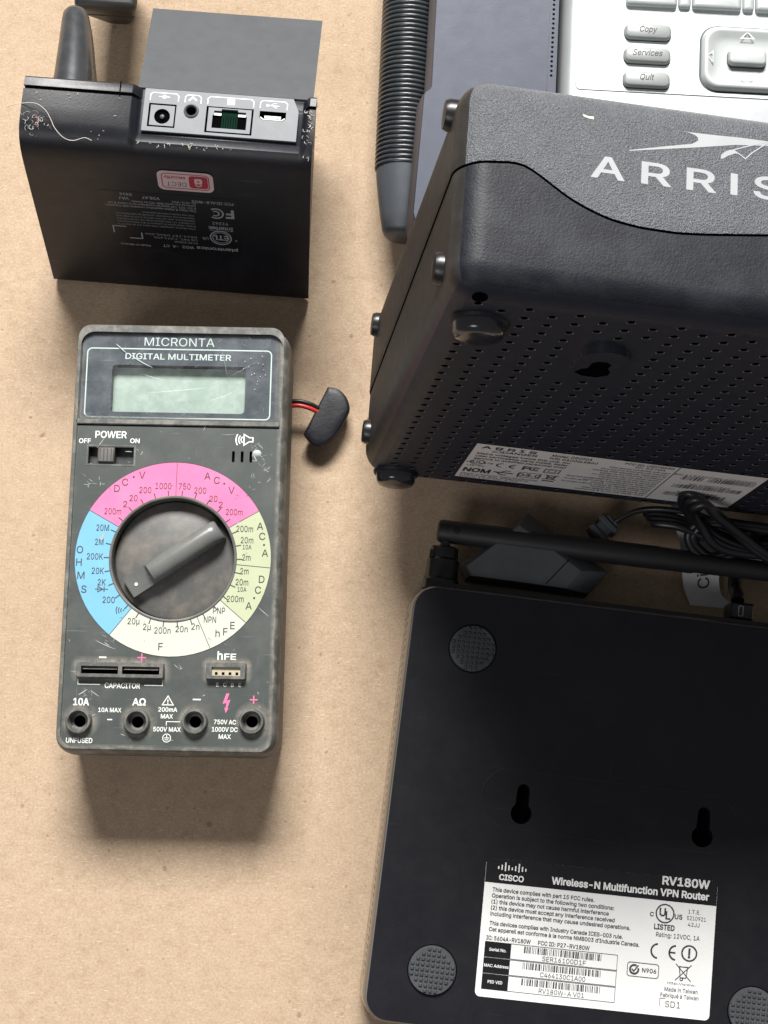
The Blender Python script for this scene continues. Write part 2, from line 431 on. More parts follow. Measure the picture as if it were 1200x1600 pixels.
# ================================================================== digital multimeter
def multimeter():
    t = thing('digital_multimeter', 'grey digital multimeter with a pink, blue, green and cream dial lying face up', 'multimeter', (-.0699, .08235, 0), -1.1)
    rng = random.Random(4)
    ZP = 35.2
    inner = rr(69.4, 142.2, 4.2, 6, -.3, -.5)
    b = MB()
    cx, cy, w, h = .1, -1.5, 74, 145.2
    prof = [(3.2, 0), (1.6, .8), (1.1, 3), (.5, 17.6), (.9, 17.9), (.9, 18.3), (.35, 18.6), (.25, 26), (.5, 31), (1.0, 33.6), (1.7, 35.2), (2.3, 35.8), (2.75, 36.0)]
    loops = [[(x, y, z) for x, y in rr(w - 2 * i, h - 2 * i, 6.5 - i * .7, 6, cx, cy)] for i, z in prof]
    loops.append([(x, y, 36.0) for x, y in rr(69.9, 142.7, 4.3, 6, -.2, -.6)]); loops.append([(x, y, ZP) for x, y in inner])
    loft(b, loops, 'meter_rim', True, False, mats=['meter_grey'] * 8 + ['meter_rim'] * 5)
    b.build('case', t, 40)
    # front panel
    p = MB()
    disp = rr(67.0, 32.6, 1.4, 4, -.4, 54.3)
    sw = rect(-29.9, 22.7, -14.7, 28.4)
    slots = [rr(.95, 3.9, .45, 3, x, 25.9) for x in (18.8, 21.75, 24.7)]
    knobh = circ(20.3, 64, 0, -9)
    jx = [(-28.2, -63.1), (-9.3, -63), (9.5, -62.6), (28.0, -62.2)]
    jh = [circ(3.2, 20, x, y) for x, y in jx]
    plate(p, inner, [disp, sw, knobh] + slots + jh, ZP, 'meter_panel')
    pit(p, disp, ZP, .6, 'meter_dark', None); pit(p, sw, ZP, 3.2, 'meter_dark', 'meter_dark')
    pit(p, knobh, ZP, 5.6, 'knob_grey', 'meter_dark')
    for s in slots: pit(p, s, ZP, 1.5, 'meter_dark', 'black_hole')
    for l in jh: pit(p, l, ZP, 9, 'black_hole', 'black_hole')
    # ledge between display and panel
    rbox(p, 68.6, 1.7, .6, [(0, ZP - .1), (0, ZP + .55), (.3, ZP + .8)], 'meter_rim', -.4, 37.0, n=3)
    quad(p, -34.6, 35.75, 34.0, 36.1, ZP + .05, 'black_hole')
    # white print
    z = ZP + .07
    T = lambda s, x, y, h, m='white_ink', **k: text(p, s, x, y, h, m, z, **k)
    T('POWER', -22.6, 32.7, 2.25, w=10.6, bold=.03); T('OFF', -31.3, 30.4, 1.5, w=4.0, bold=.03); T('ON', -14.5, 30.7, 1.5, w=3.2, bold=.03)
    frame = [(-30.3, 22.2), (-14.3, 22.2), (-14.3, 28.9), (-30.3, 28.9)]
    line(p, frame, .5, ZP + .1, 'meter_rim', closed=True)
    # loudspeaker symbol
    line(p, [(21.9, 32.8), (21.9, 30.5), (23.0, 30.5), (24.6, 29.6), (24.6, 34.0), (23.0, 32.8)][0:1] + [(23.2, 33.3), (23.2, 30.2), (25.4, 31.1), (26.6, 31.1), (26.6, 32.5), (25.4, 32.5), (23.2, 33.6)], .38, z, 'white_ink') if False else None
    line(p, [(22.2, 33.6), (22.2, 29.9), (24.0, 31.1), (25.2, 31.1), (25.2, 32.5), (24.0, 32.5)], .4, z, 'white_ink', closed=True)
    for r0, hw in ((1.2, 1.0), (2.0, 1.4), (2.9, 1.9)):
        line(p, [(22.4 - r0 + .4 * (k / 4) ** 2 * 1.4, 31.75 + hw * k / 4) for k in range(-4, 5)], .42, z, 'white_ink')
    # capacitor socket print
    quad(p, -22.8, -42.45, -20.4, -41.95, z, 'white_ink')
    for k, a in enumerate(((-10.2, -42.25, -7.4, -41.85), (-9.0, -43.4, -8.6, -40.7))): quad(p, *a, z + .03 * k, 'pink_print')
    T('CAPACITOR', -14.7, -51.3, 1.7, w=11.6, bold=.035)
    line(p, [(-29.3, -49.3), (-29.3, -51.1), (-22.0, -51.1)], .28, z, 'white_ink'); line(p, [(-7.6, -51.1), (-1.6, -51.1), (-1.6, -49.3)], .28, z, 'white_ink')
    T('h', 16.9, -40.9, 2.6, bold=.035); T('FE', 20.2, -41.2, 1.9, w=3.9, bold=.035)
    for i, c in enumerate('ECBE'): T(c, 16.4 + 2.42 * i, -50.4, 1.25, bold=.02)
    T('10A', -27.9, -56.8, 2.2, w=5.2, bold=.04); T('UNFUSED', -27.9, -69.3, 1.55, w=8.6, bold=.03)
    T('10A MAX', -18.4, -59.3, 1.35, w=7.6, bold=.03); quad(p, -19.1, -62.6, -17.5, -62.2, z, 'white_ink')
    T('AΩ', -9.0, -56.5, 2.2, w=4.4, bold=.035)
    line(p, [(-1.4, -57.3), (2.2, -57.3), (.4, -54.4)], .3, z, 'white_ink', closed=True); T('!', .4, -56.25, 1.4, bold=.04)
    T('200mA', .5, -58.8, 1.35, w=6.2, bold=.03); T('MAX', .3, -61.0, 1.35, w=4.0, bold=.03)
    line(p, [(.2, -64.0), (.2, -62.7), (4.6, -62.7)], .25, z, 'white_ink'); T('500V MAX', .5, -65.2, 1.4, w=9.0, bold=.03)
    line(p, circ(1.3, 20, .5, -68), .25, z, 'white_ink', closed=True); quad(p, -.4, -68.1, 1.4, -67.85, z, 'white_ink'); quad(p, .38, -67.84, .62, -67.0, z, 'white_ink'); quad(p, -.1, -68.7, 1.1, -68.45, z, 'white_ink')
    quad(p, 8.5, -55.6, 11.1, -55.15, z, 'white_ink')
    poly(p, [(19.4, -53.2), (20.4, -53.2), (19.6, -55.6), (20.8, -55.2), (19.9, -58.0), (20.3, -58.0), (19.4, -59.6), (18.9, -57.9), (19.3, -57.9), (19.6, -56.3), (18.3, -56.6)], z, 'pink_print')
    for k, a in enumerate(((27.1, -55.3, 29.7, -54.9), (28.2, -56.4, 28.6, -53.8))): quad(p, *a, z + .03 * k, 'pink_print')
    T('750V AC', 19.3, -62.5, 1.4, w=7.2, bold=.03); T('1000V DC', 19.3, -64.9, 1.4, w=8.4, bold=.03); T('MAX', 19.4, -67.2, 1.4, w=4.0, bold=.03)
    # wear
    def scratch(x, y, L, a, w, mat='scratch_white', zz=z, bend=.1):
        q = [(x + L * u * math.cos(a) - bend * L * u * u * math.sin(a), y + L * u * math.sin(a) + bend * L * u * u * math.cos(a)) for u in (0, .25, .5, .75, 1)]
        vs = []
        for i, (px, py) in enumerate(q):
            ww = w * (.15 + math.sin(math.pi * (i + .3) / 4.6)) * .5
            vs += [(px - math.sin(a) * ww, py + math.cos(a) * ww, zz), (px + math.sin(a) * ww, py - math.cos(a) * ww, zz)]
        p_.add(vs, [[2 * i + 1, 2 * i + 3, 2 * i + 2, 2 * i] for i in range(4)], mat)
    p_ = p
    for _ in range(70):
        x = rng.uniform(-33, 33); y = rng.uniform(-70, 35)
        if (x) ** 2 + (y + 9) ** 2 < 33.5 ** 2: continue
        scratch(x, y, rng.uniform(.25, 1.6) if rng.random() < .85 else rng.uniform(2, 6), rng.uniform(0, 3.1), rng.uniform(.05, .22), bend=rng.uniform(-.3, .3))
    for cx_, cy_, n in ((27.5, 26.5, 16), (-28, 16, 9), (27, 17, 10), (30, 21, 8), (-26, -54, 6), (3, -45, 4), (-20, -37.5, 5)):
        for _ in range(n): scratch(cx_ + rng.gauss(0, 1.6), cy_ + rng.gauss(0, 1.3), rng.uniform(.3, 2.2), rng.uniform(0, 3.1), rng.uniform(.04, .2), bend=rng.uniform(-.3, .3))
    scratch(-24.5, -36.5, 7.5, -.5, .18); scratch(-29, -54.6, 3.4, .5, .3); scratch(-25, -53, 3.4, -.7, .22); scratch(14.5, 33.4, 5, -.05, .1); scratch(25.2, 27.6, 3.4, -1.2, .3)
    # the dent beside the slots
    lathe(p, [(1.5, 0), (1.1, .25), (.6, .38), (.02, .42)], 'scratch_white', 14, tf=lambda x, y, zz: (26.7 + x, 27.2 + y * .8, ZP + zz))
    # dust round sockets
    def halo(lpo, lpi, zz=ZP + .04, a0=1.):
        n = len(lpi); vs = [(x, y, zz) for x, y in lpi] + [(x, y, zz) for x, y in lpo]
        p.add(vs, [[i, n + i, n + (i + 1) % n, (i + 1) % n] for i in range(n)], 'grime', fade=[a0] * n + [0.] * n)
    for x, y in jx: halo(circ(6.6, 28, x + .5, y + .2), circ(3.9, 28, x, y), a0=.8)
    halo(rr(33.5, 9.5, 3.5, 6, -15.4, -46.4), rr(27.8, 4.4, .3, 6, -15.4, -46.4)); halo(rr(17, 9.4, 3, 6, 19.2, -45.9), rr(12.4, 5.0, .3, 6, 19.2, -45.9))
    halo(rr(66.5, 139.5, 4, 6, -.3, -.5), inner, ZP + .03, .9)
    halo(rr(64, 29.6, 1, 6, -.4, 54.3), rr(66.8, 32.4, 1.4, 6, -.4, 54.3), ZP - .5, .5)
    p.build('front_panel', t, 30)
    # display: printed mask, recessed glass, clear cover
    m = MB(); lcd = rr(45.4, 16.4, 1.3, 4, -.8, 49.0); zm = ZP - .55
    plate(m, rr(66.9, 32.5, 1.4, 4, -.4, 54.3), [lcd], zm, 'display_mask'); pit(m, lcd, zm, 3.6, 'meter_dark', None)
    text(m, 'MICRONTA', -1, 65.5, 2.9, 'pale_line', zm + .05, w=23.8, bold=-.005); text(m, 'DIGITAL MULTIMETER', -1.2, 60.3, 2.0, 'pale_line', zm + .05, w=36.0, bold=.02)
    line(m, rr(62.6, 24.0, 1.6, 5, -.8, 50.9), .42, zm + .05, 'pale_line', closed=True)
    dd = m.build('display_bezel', t)
    m = MB(); quad(m, -23.4, 40.9, 21.8, 57.1, zm - 3.4, 'lcd_glass'); m.build('lcd_screen', dd)
    m = MB(); p_ = m; loft(m, [[(x, y, ZP - .42) for x, y in rr(66.6, 32.2, 1.3, 4, -.4, 54.3)], [(x, y, ZP - .1) for x, y in rr(66.6, 32.2, 1.3, 4, -.4, 54.3)]], 'clear_pane', False, True)
    zz = ZP - .07
    scratch(-22.5, 64.4, 4.6, -.72, .40, zz=zz, bend=0); scratch(-18, 61, 9.5, -.62, .2, 'pale_line', zz=zz); scratch(-11, 47.4, 20, .09, .16, 'pale_line', zz=zz, bend=.02); scratch(-13, 54.0, 8, -.35, .1, 'pale_line', zz=zz); scratch(13, 64, 10, -1.2, .13, 'scratch_dim', zz=zz, bend=-.12); scratch(17, 54, 9, .45, .1, 'scratch_dim', zz=zz); scratch(10, 45, 9, .3, .12, 'pale_line', zz=zz)
    for _ in range(110):
        scratch(rng.uniform(-33, 32), rng.uniform(39, 69), rng.uniform(.3, 3.0), rng.choice((rng.uniform(0, 3.1), .6, -.7)), rng.uniform(.02, .07), 'scratch_dim', zz=zz, bend=rng.uniform(-.2, .2))
    for _ in range(16): scratch(rng.gauss(25, 2.5), rng.gauss(57, 3), rng.uniform(.2, .5), rng.uniform(0, 3), .3, zz=zz)
    for _ in range(30): scratch(rng.uniform(-33.5, 32), 69.6 + rng.uniform(-.1, .1), rng.uniform(.5, 3), rng.uniform(-.05, .05), .22, zz=zz, bend=0)
    m.build('display_window', dd)
    # dial print
    dm = MB(); z0 = ZP + .05; C0 = (0, -9)
    def sector(a0, a1, mat):
        k = max(2, int((a1 - a0) / 4)); vs = []
        for i in range(k + 1):
            a = R(a0 + (a1 - a0) * i / k)
            for r_ in (21.0, 32.6): vs.append((C0[0] + r_ * math.cos(a), C0[1] + r_ * math.sin(a), z0))
        dm.add(vs, [[2 * i, 2 * i + 1, 2 * i + 3, 2 * i + 2] for i in range(k)], mat)
    sector(30.5, 89.8, 'pink_ink'); sector(89.8, 151, 'pink_ink'); sector(151, 232.4, 'blue_ink'); sector(232.4, 294.5, 'cream_ink'); sector(294.5, 320, 'cream_ink'); sector(320, 355.5, 'green_ink'); sector(355.5, 390.5, 'green_ink')
    pol = lambda r_, a: (C0[0] + r_ * math.cos(R(a)), C0[1] + r_ * math.sin(R(a)))
    z1 = z0 + .06
    for a in (30.5, 89.8, 151, 232.4, 294.5, 320, 355.5): line(dm, [pol(21, a), pol(32.6, a)], .2, z1, 'dark_ink')
    line(dm, circ(32.6, 72, *C0), .12, z1 + .015, 'dark_ink', closed=True)
    for i in range(30): line(dm, [pol(21.2, 96.3 + 12 * i), pol(23.0, 96.3 + 12 * i)], .34, z1 + .015, 'dark_ink')
    lab = [('D', -19.7, 14.3), ('C', -17.1, 16.5), ('·', -14.3, 18.3), ('V', -11.5, 19.0), ('1000', -4.2, 15.4), ('200', -10.2, 13.9), ('20', -14.0, 11.1), ('2', -16.7, 9.0), ('200m', -20.7, 6.5), ('A', 10.4, 19.1), ('C', 13.6, 17.7), ('·', 16.1, 16.6), ('V', 18.6, 14.4), ('750', 2.9, 15.4), ('200', 8.2, 14.1), ('20', 12.7, 11.4), ('2', 15.2, 9.4), ('200m', 19.8, 7.0), ('20M', -23.8, 0.9), ('2M', -24.7, -3.9), ('200K', -25.9, -8.8), ('20K', -24.7, -13.6), ('2K', -23.2, -17.4), ('200', -20.6, -23.2), ('O', -31.0, -6.6), ('H', -31.1, -10.8), ('M', -30.2, -15.2), ('S', -29.0, -19.8), ('20µ', -12.0, -30.1), ('2µ', -7.5, -31.9), ('200n', -2.4, -33.0), ('20n', 3.9, -32.4), ('2n', 8.4, -31.5), ('F', -2.8, -38.3), ('NPN', 13.1, -29.1), ('PNP', 16.0, -26.1), ('h', 15.8, -33.6), ('F', 18.3, -33.0), ('E', 20.6, -30.9), ('200m', 23.5, 1.4), ('20m', 24.4, -2.4), ('10A', 24.5, -4.7), ('2m', 24.4, -8.2), ('2m', 23.9, -12.8), ('20m', 23.2, -16.5), ('10A', 23.3, -18.9), ('200m', 21.2, -22.1), ('A', 28.6, 2.4), ('C', 29.4, -1.0), ('·', 30.1, -3.9), ('A', 30.5, -6.6), ('D', 29.7, -15.4), ('C', 28.6, -19.0), ('·', 27.4, -21.7), ('A', 25.7, -24.3)]
    for s, x, y in lab:
        big = len(s) == 1 and s.isalpha()
        h = 2.35 if big else (1.5 if s == '10A' else 2.05)
        if s == '·': line(dm, circ(.18, 8, x, y), .36, z1, 'dark_ink', closed=True); continue
        text(dm, s, x, y, h, 'dark_ink', z1 + .03, w=None if big or len(s) == 1 else h * .655 * len(s) * (1.04 if 'm' in s or 'M' in s else 1), bold=.006)
    # diode and buzzer signs
    line(dm, [(-25.3, -19.7), (-21.0, -19.7)], .25, z1, 'dark_ink'); line(dm, [(-24.4, -18.8), (-24.4, -20.6), (-22.7, -19.7)], .25, z1 + .02, 'dark_ink', closed=True); line(dm, [(-22.3, -18.8), (-22.3, -20.6)], .3, z1 + .04, 'dark_ink')
    for k, hw in enumerate((1.2, .95, .65)): line(dm, [(-18.0 + k * .75 + .35 * (q / 3) ** 2, -26.6 + hw * q / 3) for q in range(-3, 4)], .3, z1, 'dark_ink')
    line(dm, circ(.12, 8, -15.6, -26.6), .24, z1, 'dark_ink', closed=True)
    poly(dm, [(-24.6, -3.5), (-23.6, -3.2), (-23.1, -1.6), (-23.3, -.4), (-23.7, -1.7), (-24.4, -2.6)], z1 + .02, 'scratch_white')
    p_ = dm
    for _ in range(26):
        a, r_ = rng.uniform(0, 6.28), rng.uniform(22, 32); scratch(r_ * math.cos(a), -9 + r_ * math.sin(a), rng.uniform(.3, 1.8), rng.uniform(0, 3.1), rng.uniform(.04, .1), 'cream_ink' if rng.random() < .6 else 'dark_ink', z1 + .02)
    dm.build('dial_scale', t)
    # rotary knob: rim, sunken disc, grip bar
    k = MB(); kt = lambda x, y, z_: (x + C0[0], y + C0[1], z_ + ZP)
    lathe(k, [(20.3, -.3), (20.4, .25), (20.7, .4), (21.1, .35), (21.3, .0)], 'knob_grey', 72, tf=kt)
    lathe(k, [(19.9, -5.3), (19.8, -4.6), (19.2, -4.3), (.01, -4.1)], 'knob_grey', 72, tf=kt)
    kn = k.build('rotary_knob', t)
    g = MB(); ang = R(34.7)
    def gt(x, y, z_):
        return (C0[0] + .3 + x * math.cos(ang) - y * math.sin(ang), C0[1] + x * math.sin(ang) + y * math.cos(ang), ZP - 4.25 + z_)
    def sec(x, wd, hh, flat=False):
        q = []
        for i in range(13):
            a = math.pi * i / 12
            yy = -wd * math.cos(a); zz_ = hh * (.55 + .45 * math.sin(a)) if not flat else hh
            q.append((x, yy, zz_))
        return [(x, -wd, 0)] + q + [(x, wd, 0)]
    L = [sec(-18.0, 3.5, 3.2, True), sec(-17.4, 3.6, 3.6, True), sec(-10.2, 3.6, 3.7, True), sec(-9.6, 3.6, 4.4, True), sec(-8.9, 3.7, 7.0), sec(0, 3.75, 7.4), sec(14.5, 3.75, 7.4), sec(16.6, 3.7, 7.0), sec(17.6, 3.55, 6.0), sec(18.0, 3.3, 3.2)]
    n = len(L[0]); vs = [q for l in L for q in l]; fs = [[i * n + j, i * n + j + 1, (i + 1) * n + j + 1, (i + 1) * n + j] for i in range(len(L) - 1) for j in range(n - 1)]
    fs += [list(range(n)), [(len(L) - 1) * n + i for i in range(n)][::-1]]
    g.add(vs, fs, 'knob_bar', gt)
    lathe(g, [(.01, 3.86), (.55, 3.86), (.55, 3.6)][::-1], 'white_ink', 14, tf=lambda x, y, z_: gt(x - 15.0, y - .3, z_))
    g.build('grip_bar', kn, 50)
    # slide switch
    s_ = MB(); rbox(s_, 5.6, 5.2, .3, [(0, ZP - 3.1), (0, ZP + .3), (.4, ZP + .8)], 'knob_grey', -23.9, 25.6, n=2)
    for i in range(4): quad(s_, -26 + i * 1.25, 23.4, -25.7 + i * 1.25, 27.8, ZP + .83, 'meter_dark')
    s_.build('power_switch', t)
    # banana sockets
    for x, y in jx:
        j = MB(); lathe(j, [(4.3, 0), (4.15, 2.0), (3.85, 2.5), (3.35, 2.55), (3.0, 1.9), (2.75, -.4), (2.55, -1.0), (1.95, -1.1), (1.8, -1.4), (1.75, -7.5)], 'meter_grey', 28, tf=lambda a, b_, c: (x + a, y + b_, ZP + c), mats=['socket_grey'] * 7 + ['meter_dark', 'black_hole'])
        j.build('socket', t, 50)
    c = MB(); o_ = rr(28.0, 4.7, .4, 2, -15.4, -46.4); sl = [rect(-28.1, -47.7, -16.0, -45.2), rect(-14.7, -47.7, -2.5, -45.2)]
    plate(c, o_, sl, ZP + 2.4, 'socket_grey'); loft(c, [[(x, y, ZP) for x, y in rr(28.8, 5.5, .6, 2, -15.4, -46.5)], [(x, y, ZP + 2.1) for x, y in rr(28.4, 5.0, .5, 2, -15.4, -46.4)], [(x, y, ZP + 2.4) for x, y in o_]], 'socket_grey', False, False)
    for l in sl: pit(c, l, ZP + 2.4, 2.3, 'socket_grey', 'black_hole'); xs = [q[0] for q in l]; mb_ = (min(xs), max(xs)); c.add([(mb_[0] + .5, -46.2, ZP + 1.6), (mb_[1] - .5, -46.2, ZP + 1.6), (mb_[1] - .3, -45.3, ZP + 1.2), (mb_[0] + .3, -45.3, ZP + 1.2)], [[0, 1, 2, 3]], 'steel' if False else 'knob_grey')
    c.build('capacitor_socket', t)
    c = MB(); o_ = rr(12.6, 5.2, .4, 2, 19.2, -46.0); hl = rect(14.5, -47.6, 23.9, -44.8)
    plate(c, o_, [hl], ZP + 2.4, 'socket_grey'); loft(c, [[(x, y, ZP) for x, y in rr(13.2, 5.9, .6, 2, 19.2, -46.1)], [(x, y, ZP + 2.1) for x, y in rr(12.9, 5.5, .5, 2, 19.2, -46.0)], [(x, y, ZP + 2.4) for x, y in o_]], 'socket_grey', False, False)
    pit(c, hl, ZP + 2.4, .9, 'meter_dark', 'cream_socket')
    for i in range(4): quad(c, 15.55 + 2.25 * i, -47.3, 16.45 + 2.25 * i, -46.4, ZP + 1.55, 'black_hole')
    c.build('transistor_socket', t)
    return t
multimeter()

# ================================================================== battery snap on its wires
def battery_snap():
    t = thing('battery_snap', 'black vinyl battery snap on red and black wires beside the multimeter', 'battery clip', (-.0205, .129, 0))
    out = [(-20.1, 139.2), (-18.3, 139.0), (-16.0, 138.2), (-13.9, 136.2), (-12.7, 133.9), (-12.2, 131.6), (-12.5, 130.0), (-13.8, 127.2), (-15.1, 124.7), (-16.7, 122.3), (-18.9, 119.9), (-21.2, 118.3), (-23.4, 117.8), (-25.2, 118.3), (-27.4, 120.1), (-28.6, 121.9)]
    out = [(p.x, p.y) for p in catmull([(x, y, 0) for x, y in out], 3)]
    loc = [(x + 20.5, y - 129) for x, y in out][::-1]
    # straight edge subdivided
    a, b = loc[-1], loc[0]
    b = MB(); cx = sum(p[0] for p in loc) / len(loc); cy = sum(p[1] for p in loc) / len(loc)
    sh = lambda k, z: [(cx + (x - cx) * k, cy + (y - cy) * k, z ) for x, y in loc]
    loops = [sh(.88, 3.0), sh(.93, 3.4), sh(.96, 5.0), sh(.985, 5.2), sh(.985, 5.4), sh(.97, 5.5), sh(1.0, 7.3), sh(.99, 7.6), sh(.965, 7.8), sh(.80, 8.1), sh(.5, 8.3), sh(.2, 8.4)]
    area = sum(loc[i][0] * loc[(i + 1) % len(loc)][1] - loc[(i + 1) % len(loc)][0] * loc[i][1] for i in range(len(loc)))
    if area < 0: loops = [l[::-1] for l in loops]
    loft(b, loops, 'snap_vinyl'); b.build('vinyl_cap', t, 60)
    for sx, sy, r_ in ((3.4, 4.6, 3.2), (.6, -5.4, 2.6)):
        s_ = MB(); lathe(s_, [(r_, 3.2), (r_, .15), (r_ - .5, 0), (.1, 0)], 'brass', 18, tf=lambda x, y, z, sx=sx, sy=sy: (x + sx, y + sy, z)); s_.build('snap_stud', t)
    for nm, m, dy, dz in (('red_lead', 'red_wire', -.75, 0), ('black_lead', 'black_wire', .75, .25)):
        w = MB(); tube(w, [(-15.5, 3.0 + dy, 7.5 + dz), (-13.5, 3.6 + dy, 8.2 + dz), (-10, 3.9 + dy, 8.8 + dz), (-6, 3.0 + dy, 8.4 + dz), (-2.5, 1.6 + dy, 7.0 + dz), (0, .6 + dy, 6.4 + dz)], .8, m, 18, smooth=8); w.build(nm, t)
    return t
battery_snap()

# ================================================================== wireless router, upside down
def router():
    t = thing('wireless_router', 'black wireless router lying upside down with its antennas folded and a white label', 'router', (.0735, -.014, 0), -7.2)
    W_, H_, cy = 144.4, 140.6, .75
    b = MB()
    keys = []
    for kx in (-29.1, 30.1):
        a = [R(130 + 280 * i / 20) for i in range(21)]
        keys.append([(kx + 3.4 * math.cos(q), .5 + 3.4 * math.sin(q)) for q in a] + [(kx + 2.0 * math.cos(R(180 * i / 8)), 8.0 + 2.0 * math.sin(R(180 * i / 8))) for i in range(9)])
    top = rr(W_ - .8, H_ - .8, 7.1, 8, 0, cy)
    prof = [(0.5, 0), (-1.2, 1.2), (-2.2, 4), (-2.2, 7), (-1.3, 20), (-.4, 28.9), (0, 29.6), (.4, 30)]
    loops = [[(x, y, z) for x, y in rr(W_ - 2 * i, H_ - 2 * i, 7.5 - i, 8, 0, cy)] for i, z in prof]; loops[-1] = [(x, y, 30) for x, y in top]
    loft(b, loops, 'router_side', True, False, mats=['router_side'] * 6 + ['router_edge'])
    plate(b, top, keys, 30, 'router_black')
    for k in keys: pit(b, k, 30, 5, 'router_black', 'black_hole')
    # shallow raised field round the wall hooks
    st = rr(84.5, 19.9, 9.9, 12, -.5, 4.9); st2 = rr(83.7, 19.1, 9.5, 12, -.5, 4.9); st3 = rr(82.9, 18.3, 9.1, 12, -.5, 4.9)
    loft(b, [[(x, y, 29.98) for x, y in st], [(x, y, 30.08) for x, y in st2], [(x, y, 29.98) for x, y in st3]], 'router_black', False, False)
    # vents along the left flank
    for i in range(44):
        y = 62 - i * 2.75
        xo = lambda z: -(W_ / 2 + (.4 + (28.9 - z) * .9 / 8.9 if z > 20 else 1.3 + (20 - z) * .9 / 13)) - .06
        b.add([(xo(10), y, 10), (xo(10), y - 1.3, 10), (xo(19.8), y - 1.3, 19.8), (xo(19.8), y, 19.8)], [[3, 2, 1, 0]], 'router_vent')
    b.build('housing', t, 30)
    # rubber feet with pyramid knurling
    for fx, fy in ((-51, 51.9), (-52, -52), (50.8, -52)):
        f = MB(); tf = lambda x, y, z: (x + fx, y + fy, z + 30)
        lathe(f, [(7.7, 0), (7.65, .8), (7.4, 1.15), (.01, 1.2)], 'rubber_grey', 40, tf=tf)
        p_ = 1.62
        for i in range(-5, 6):
            for j in range(-5, 6):
                x, y = i * p_, j * p_
                if x * x + y * y < 6.7 ** 2:
                    q = .62
                    f.add([(x - q, y - q, 1.15), (x + q, y - q, 1.15), (x + q, y + q, 1.15), (x - q, y + q, 1.15), (x - .22, y - .22, 1.75), (x + .22, y - .22, 1.75), (x + .22, y + .22, 1.75), (x - .22, y + .22, 1.75)], [[0, 1, 5, 4], [1, 2, 6, 5], [2, 3, 7, 6], [3, 0, 4, 7], [4, 5, 6, 7]], 'rubber_grey', tf)
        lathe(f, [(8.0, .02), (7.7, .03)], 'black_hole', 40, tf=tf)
        f.build('foot', t, 30)
    # rating label
    l = MB(); zl = 30.06; ro = 1.3
    c_, s_ = math.cos(R(ro)), math.sin(R(ro)); ox, oy = -.6, -35.6
    tf = lambda x, y, z: (ox + (x - ox) * c_ - (y - oy) * s_, oy + (x - ox) * s_ + (y - oy) * c_, z)
    loft(l, [[(x, y, 30.0) for x, y in rr(75, 43.4, 1.6, 5, -.6, -35.6)], [(x, y, zl) for x, y in rr(75, 43.4, 1.6, 5, -.6, -35.6)]], 'label_white', False, True, tf)
    poly(l, [(-38.05, -21.6), (36.85, -21.6), (36.85, -13.9), (-38.05, -13.9)], zl + .05, 'label_black', tf)
    z = zl + .1
    T = lambda s, x, y, h, m='label_ink', **k: text(l, s, x, y, h, m, z, tf, **k)
    T('CISCO', -29.6, -19.6, 1.75, 'label_white', w=8.0, bold=.045)
    for i, hh in enumerate((.9, 1.6, 2.7, 1.6, .9, 1.6, 2.7, 1.6, .9)): line(l, [(-34.0 + i * 1.1, -16.9 - .25 * hh), (-34.0 + i * 1.1, -16.9 + .75 * hh)], .42, z, 'label_white', tf)
    T('RV180W', 34.4, -15.2, 2.5, 'label_white', al='R', w=15.4, bold=.05); T('Wireless-N Multifunction VPN Router', 34.4, -19.0, 2.15, 'label_white', al='R', w=51, bold=.05)
    for s, y, w in (('This device complies with part 15 FCC rules.', -23.7, 33), ('Operation is subject to the following two conditions:', -25.6, 39.5), ('(1) this device may not cause harmful interference', -27.5, 38), ('(2) this device must accept any interference received', -29.4, 40), ('including interference that may cause undesired operations.', -31.3, 45.2), ('This devices complies with Industry Canada ICES-003 rule.', -34.3, 43), ('Cet appareil est conforme à la norme NMB003 d’Industrie Canada.', -36.2, 48.5)):
        T(s, -35.4, y, 1.2, al='L', w=w, bold=.03)
    T('IC: 5604A-RV180W', -36.0, -38.9, 1.25, al='L', w=14.3, bold=.03); T('FCC ID: P27-RV180W', -19.3, -38.9, 1.25, al='L', w=16.6, bold=.03)
    rng = random.Random(9)
    for i, (cap, num) in enumerate((('Serial No.', 'SER16100D1F'), ('MAC Address', 'C464130C1A00'), ('PID VID', 'RV180W-A V01'))):
        y1 = -40.1 - i * 5.0; y0 = y1 - 4.7
        line(l, [(-36.2, y0), (6.4, y0), (6.4, y1), (-36.2, y1)], .16, z, 'label_ink', tf, closed=True)
        quad(l, -36.2, y0, -27.8, y1, z + .03, 'label_black', tf)
        text(l, cap, -32, (y0 + y1) / 2, .9, 'label_white', z + .06, tf, bold=.03)
        x = -23.6
        while x < 1.4:
            bw = rng.choice((.16, .16, .32, .48)); quad(l, x, y1 - 2.4, x + bw, y1 - .35, z, 'label_ink', tf); x += bw + rng.choice((.16, .32, .32, .48))
        T(num, -10.6, y1 - 3.55, 1.45, w=14.5 if i else 14, bold=.0)
    line(l, circ(2.85, 28, 20.6, -25.6), .42, z, 'label_ink', tf, closed=True); T('U', 19.8, -25.2, 2.4, bold=.04); T('L', 21.6, -26.1, 2.4, bold=.04)
    T('C', 16.4, -26.2, 1.3, bold=.04); T('US', 25.0, -26.2, 1.4, bold=.04); T('LISTED', 20.7, -29.9, 1.6, w=6.6, bold=.05)
    T('I.T.E.', 30.0, -24.2, 1.2, al='C', bold=0); T('E210921', 30.8, -26.2, 1.2, w=6, bold=0); T('42JJ', 30.0, -28.2, 1.2, bold=0)
    T('Rating: 12VDC, 1A', 25.2, -32.3, 1.35, w=14, bold=.01)
    for x0 in (19.2, 25.0):
        pts = [(x0 + 2.2 * math.cos(R(a)), -37.5 + 2.2 * math.sin(R(a))) for a in range(95, 266, 10)]; line(l, pts, .55, z, 'label_ink', tf)
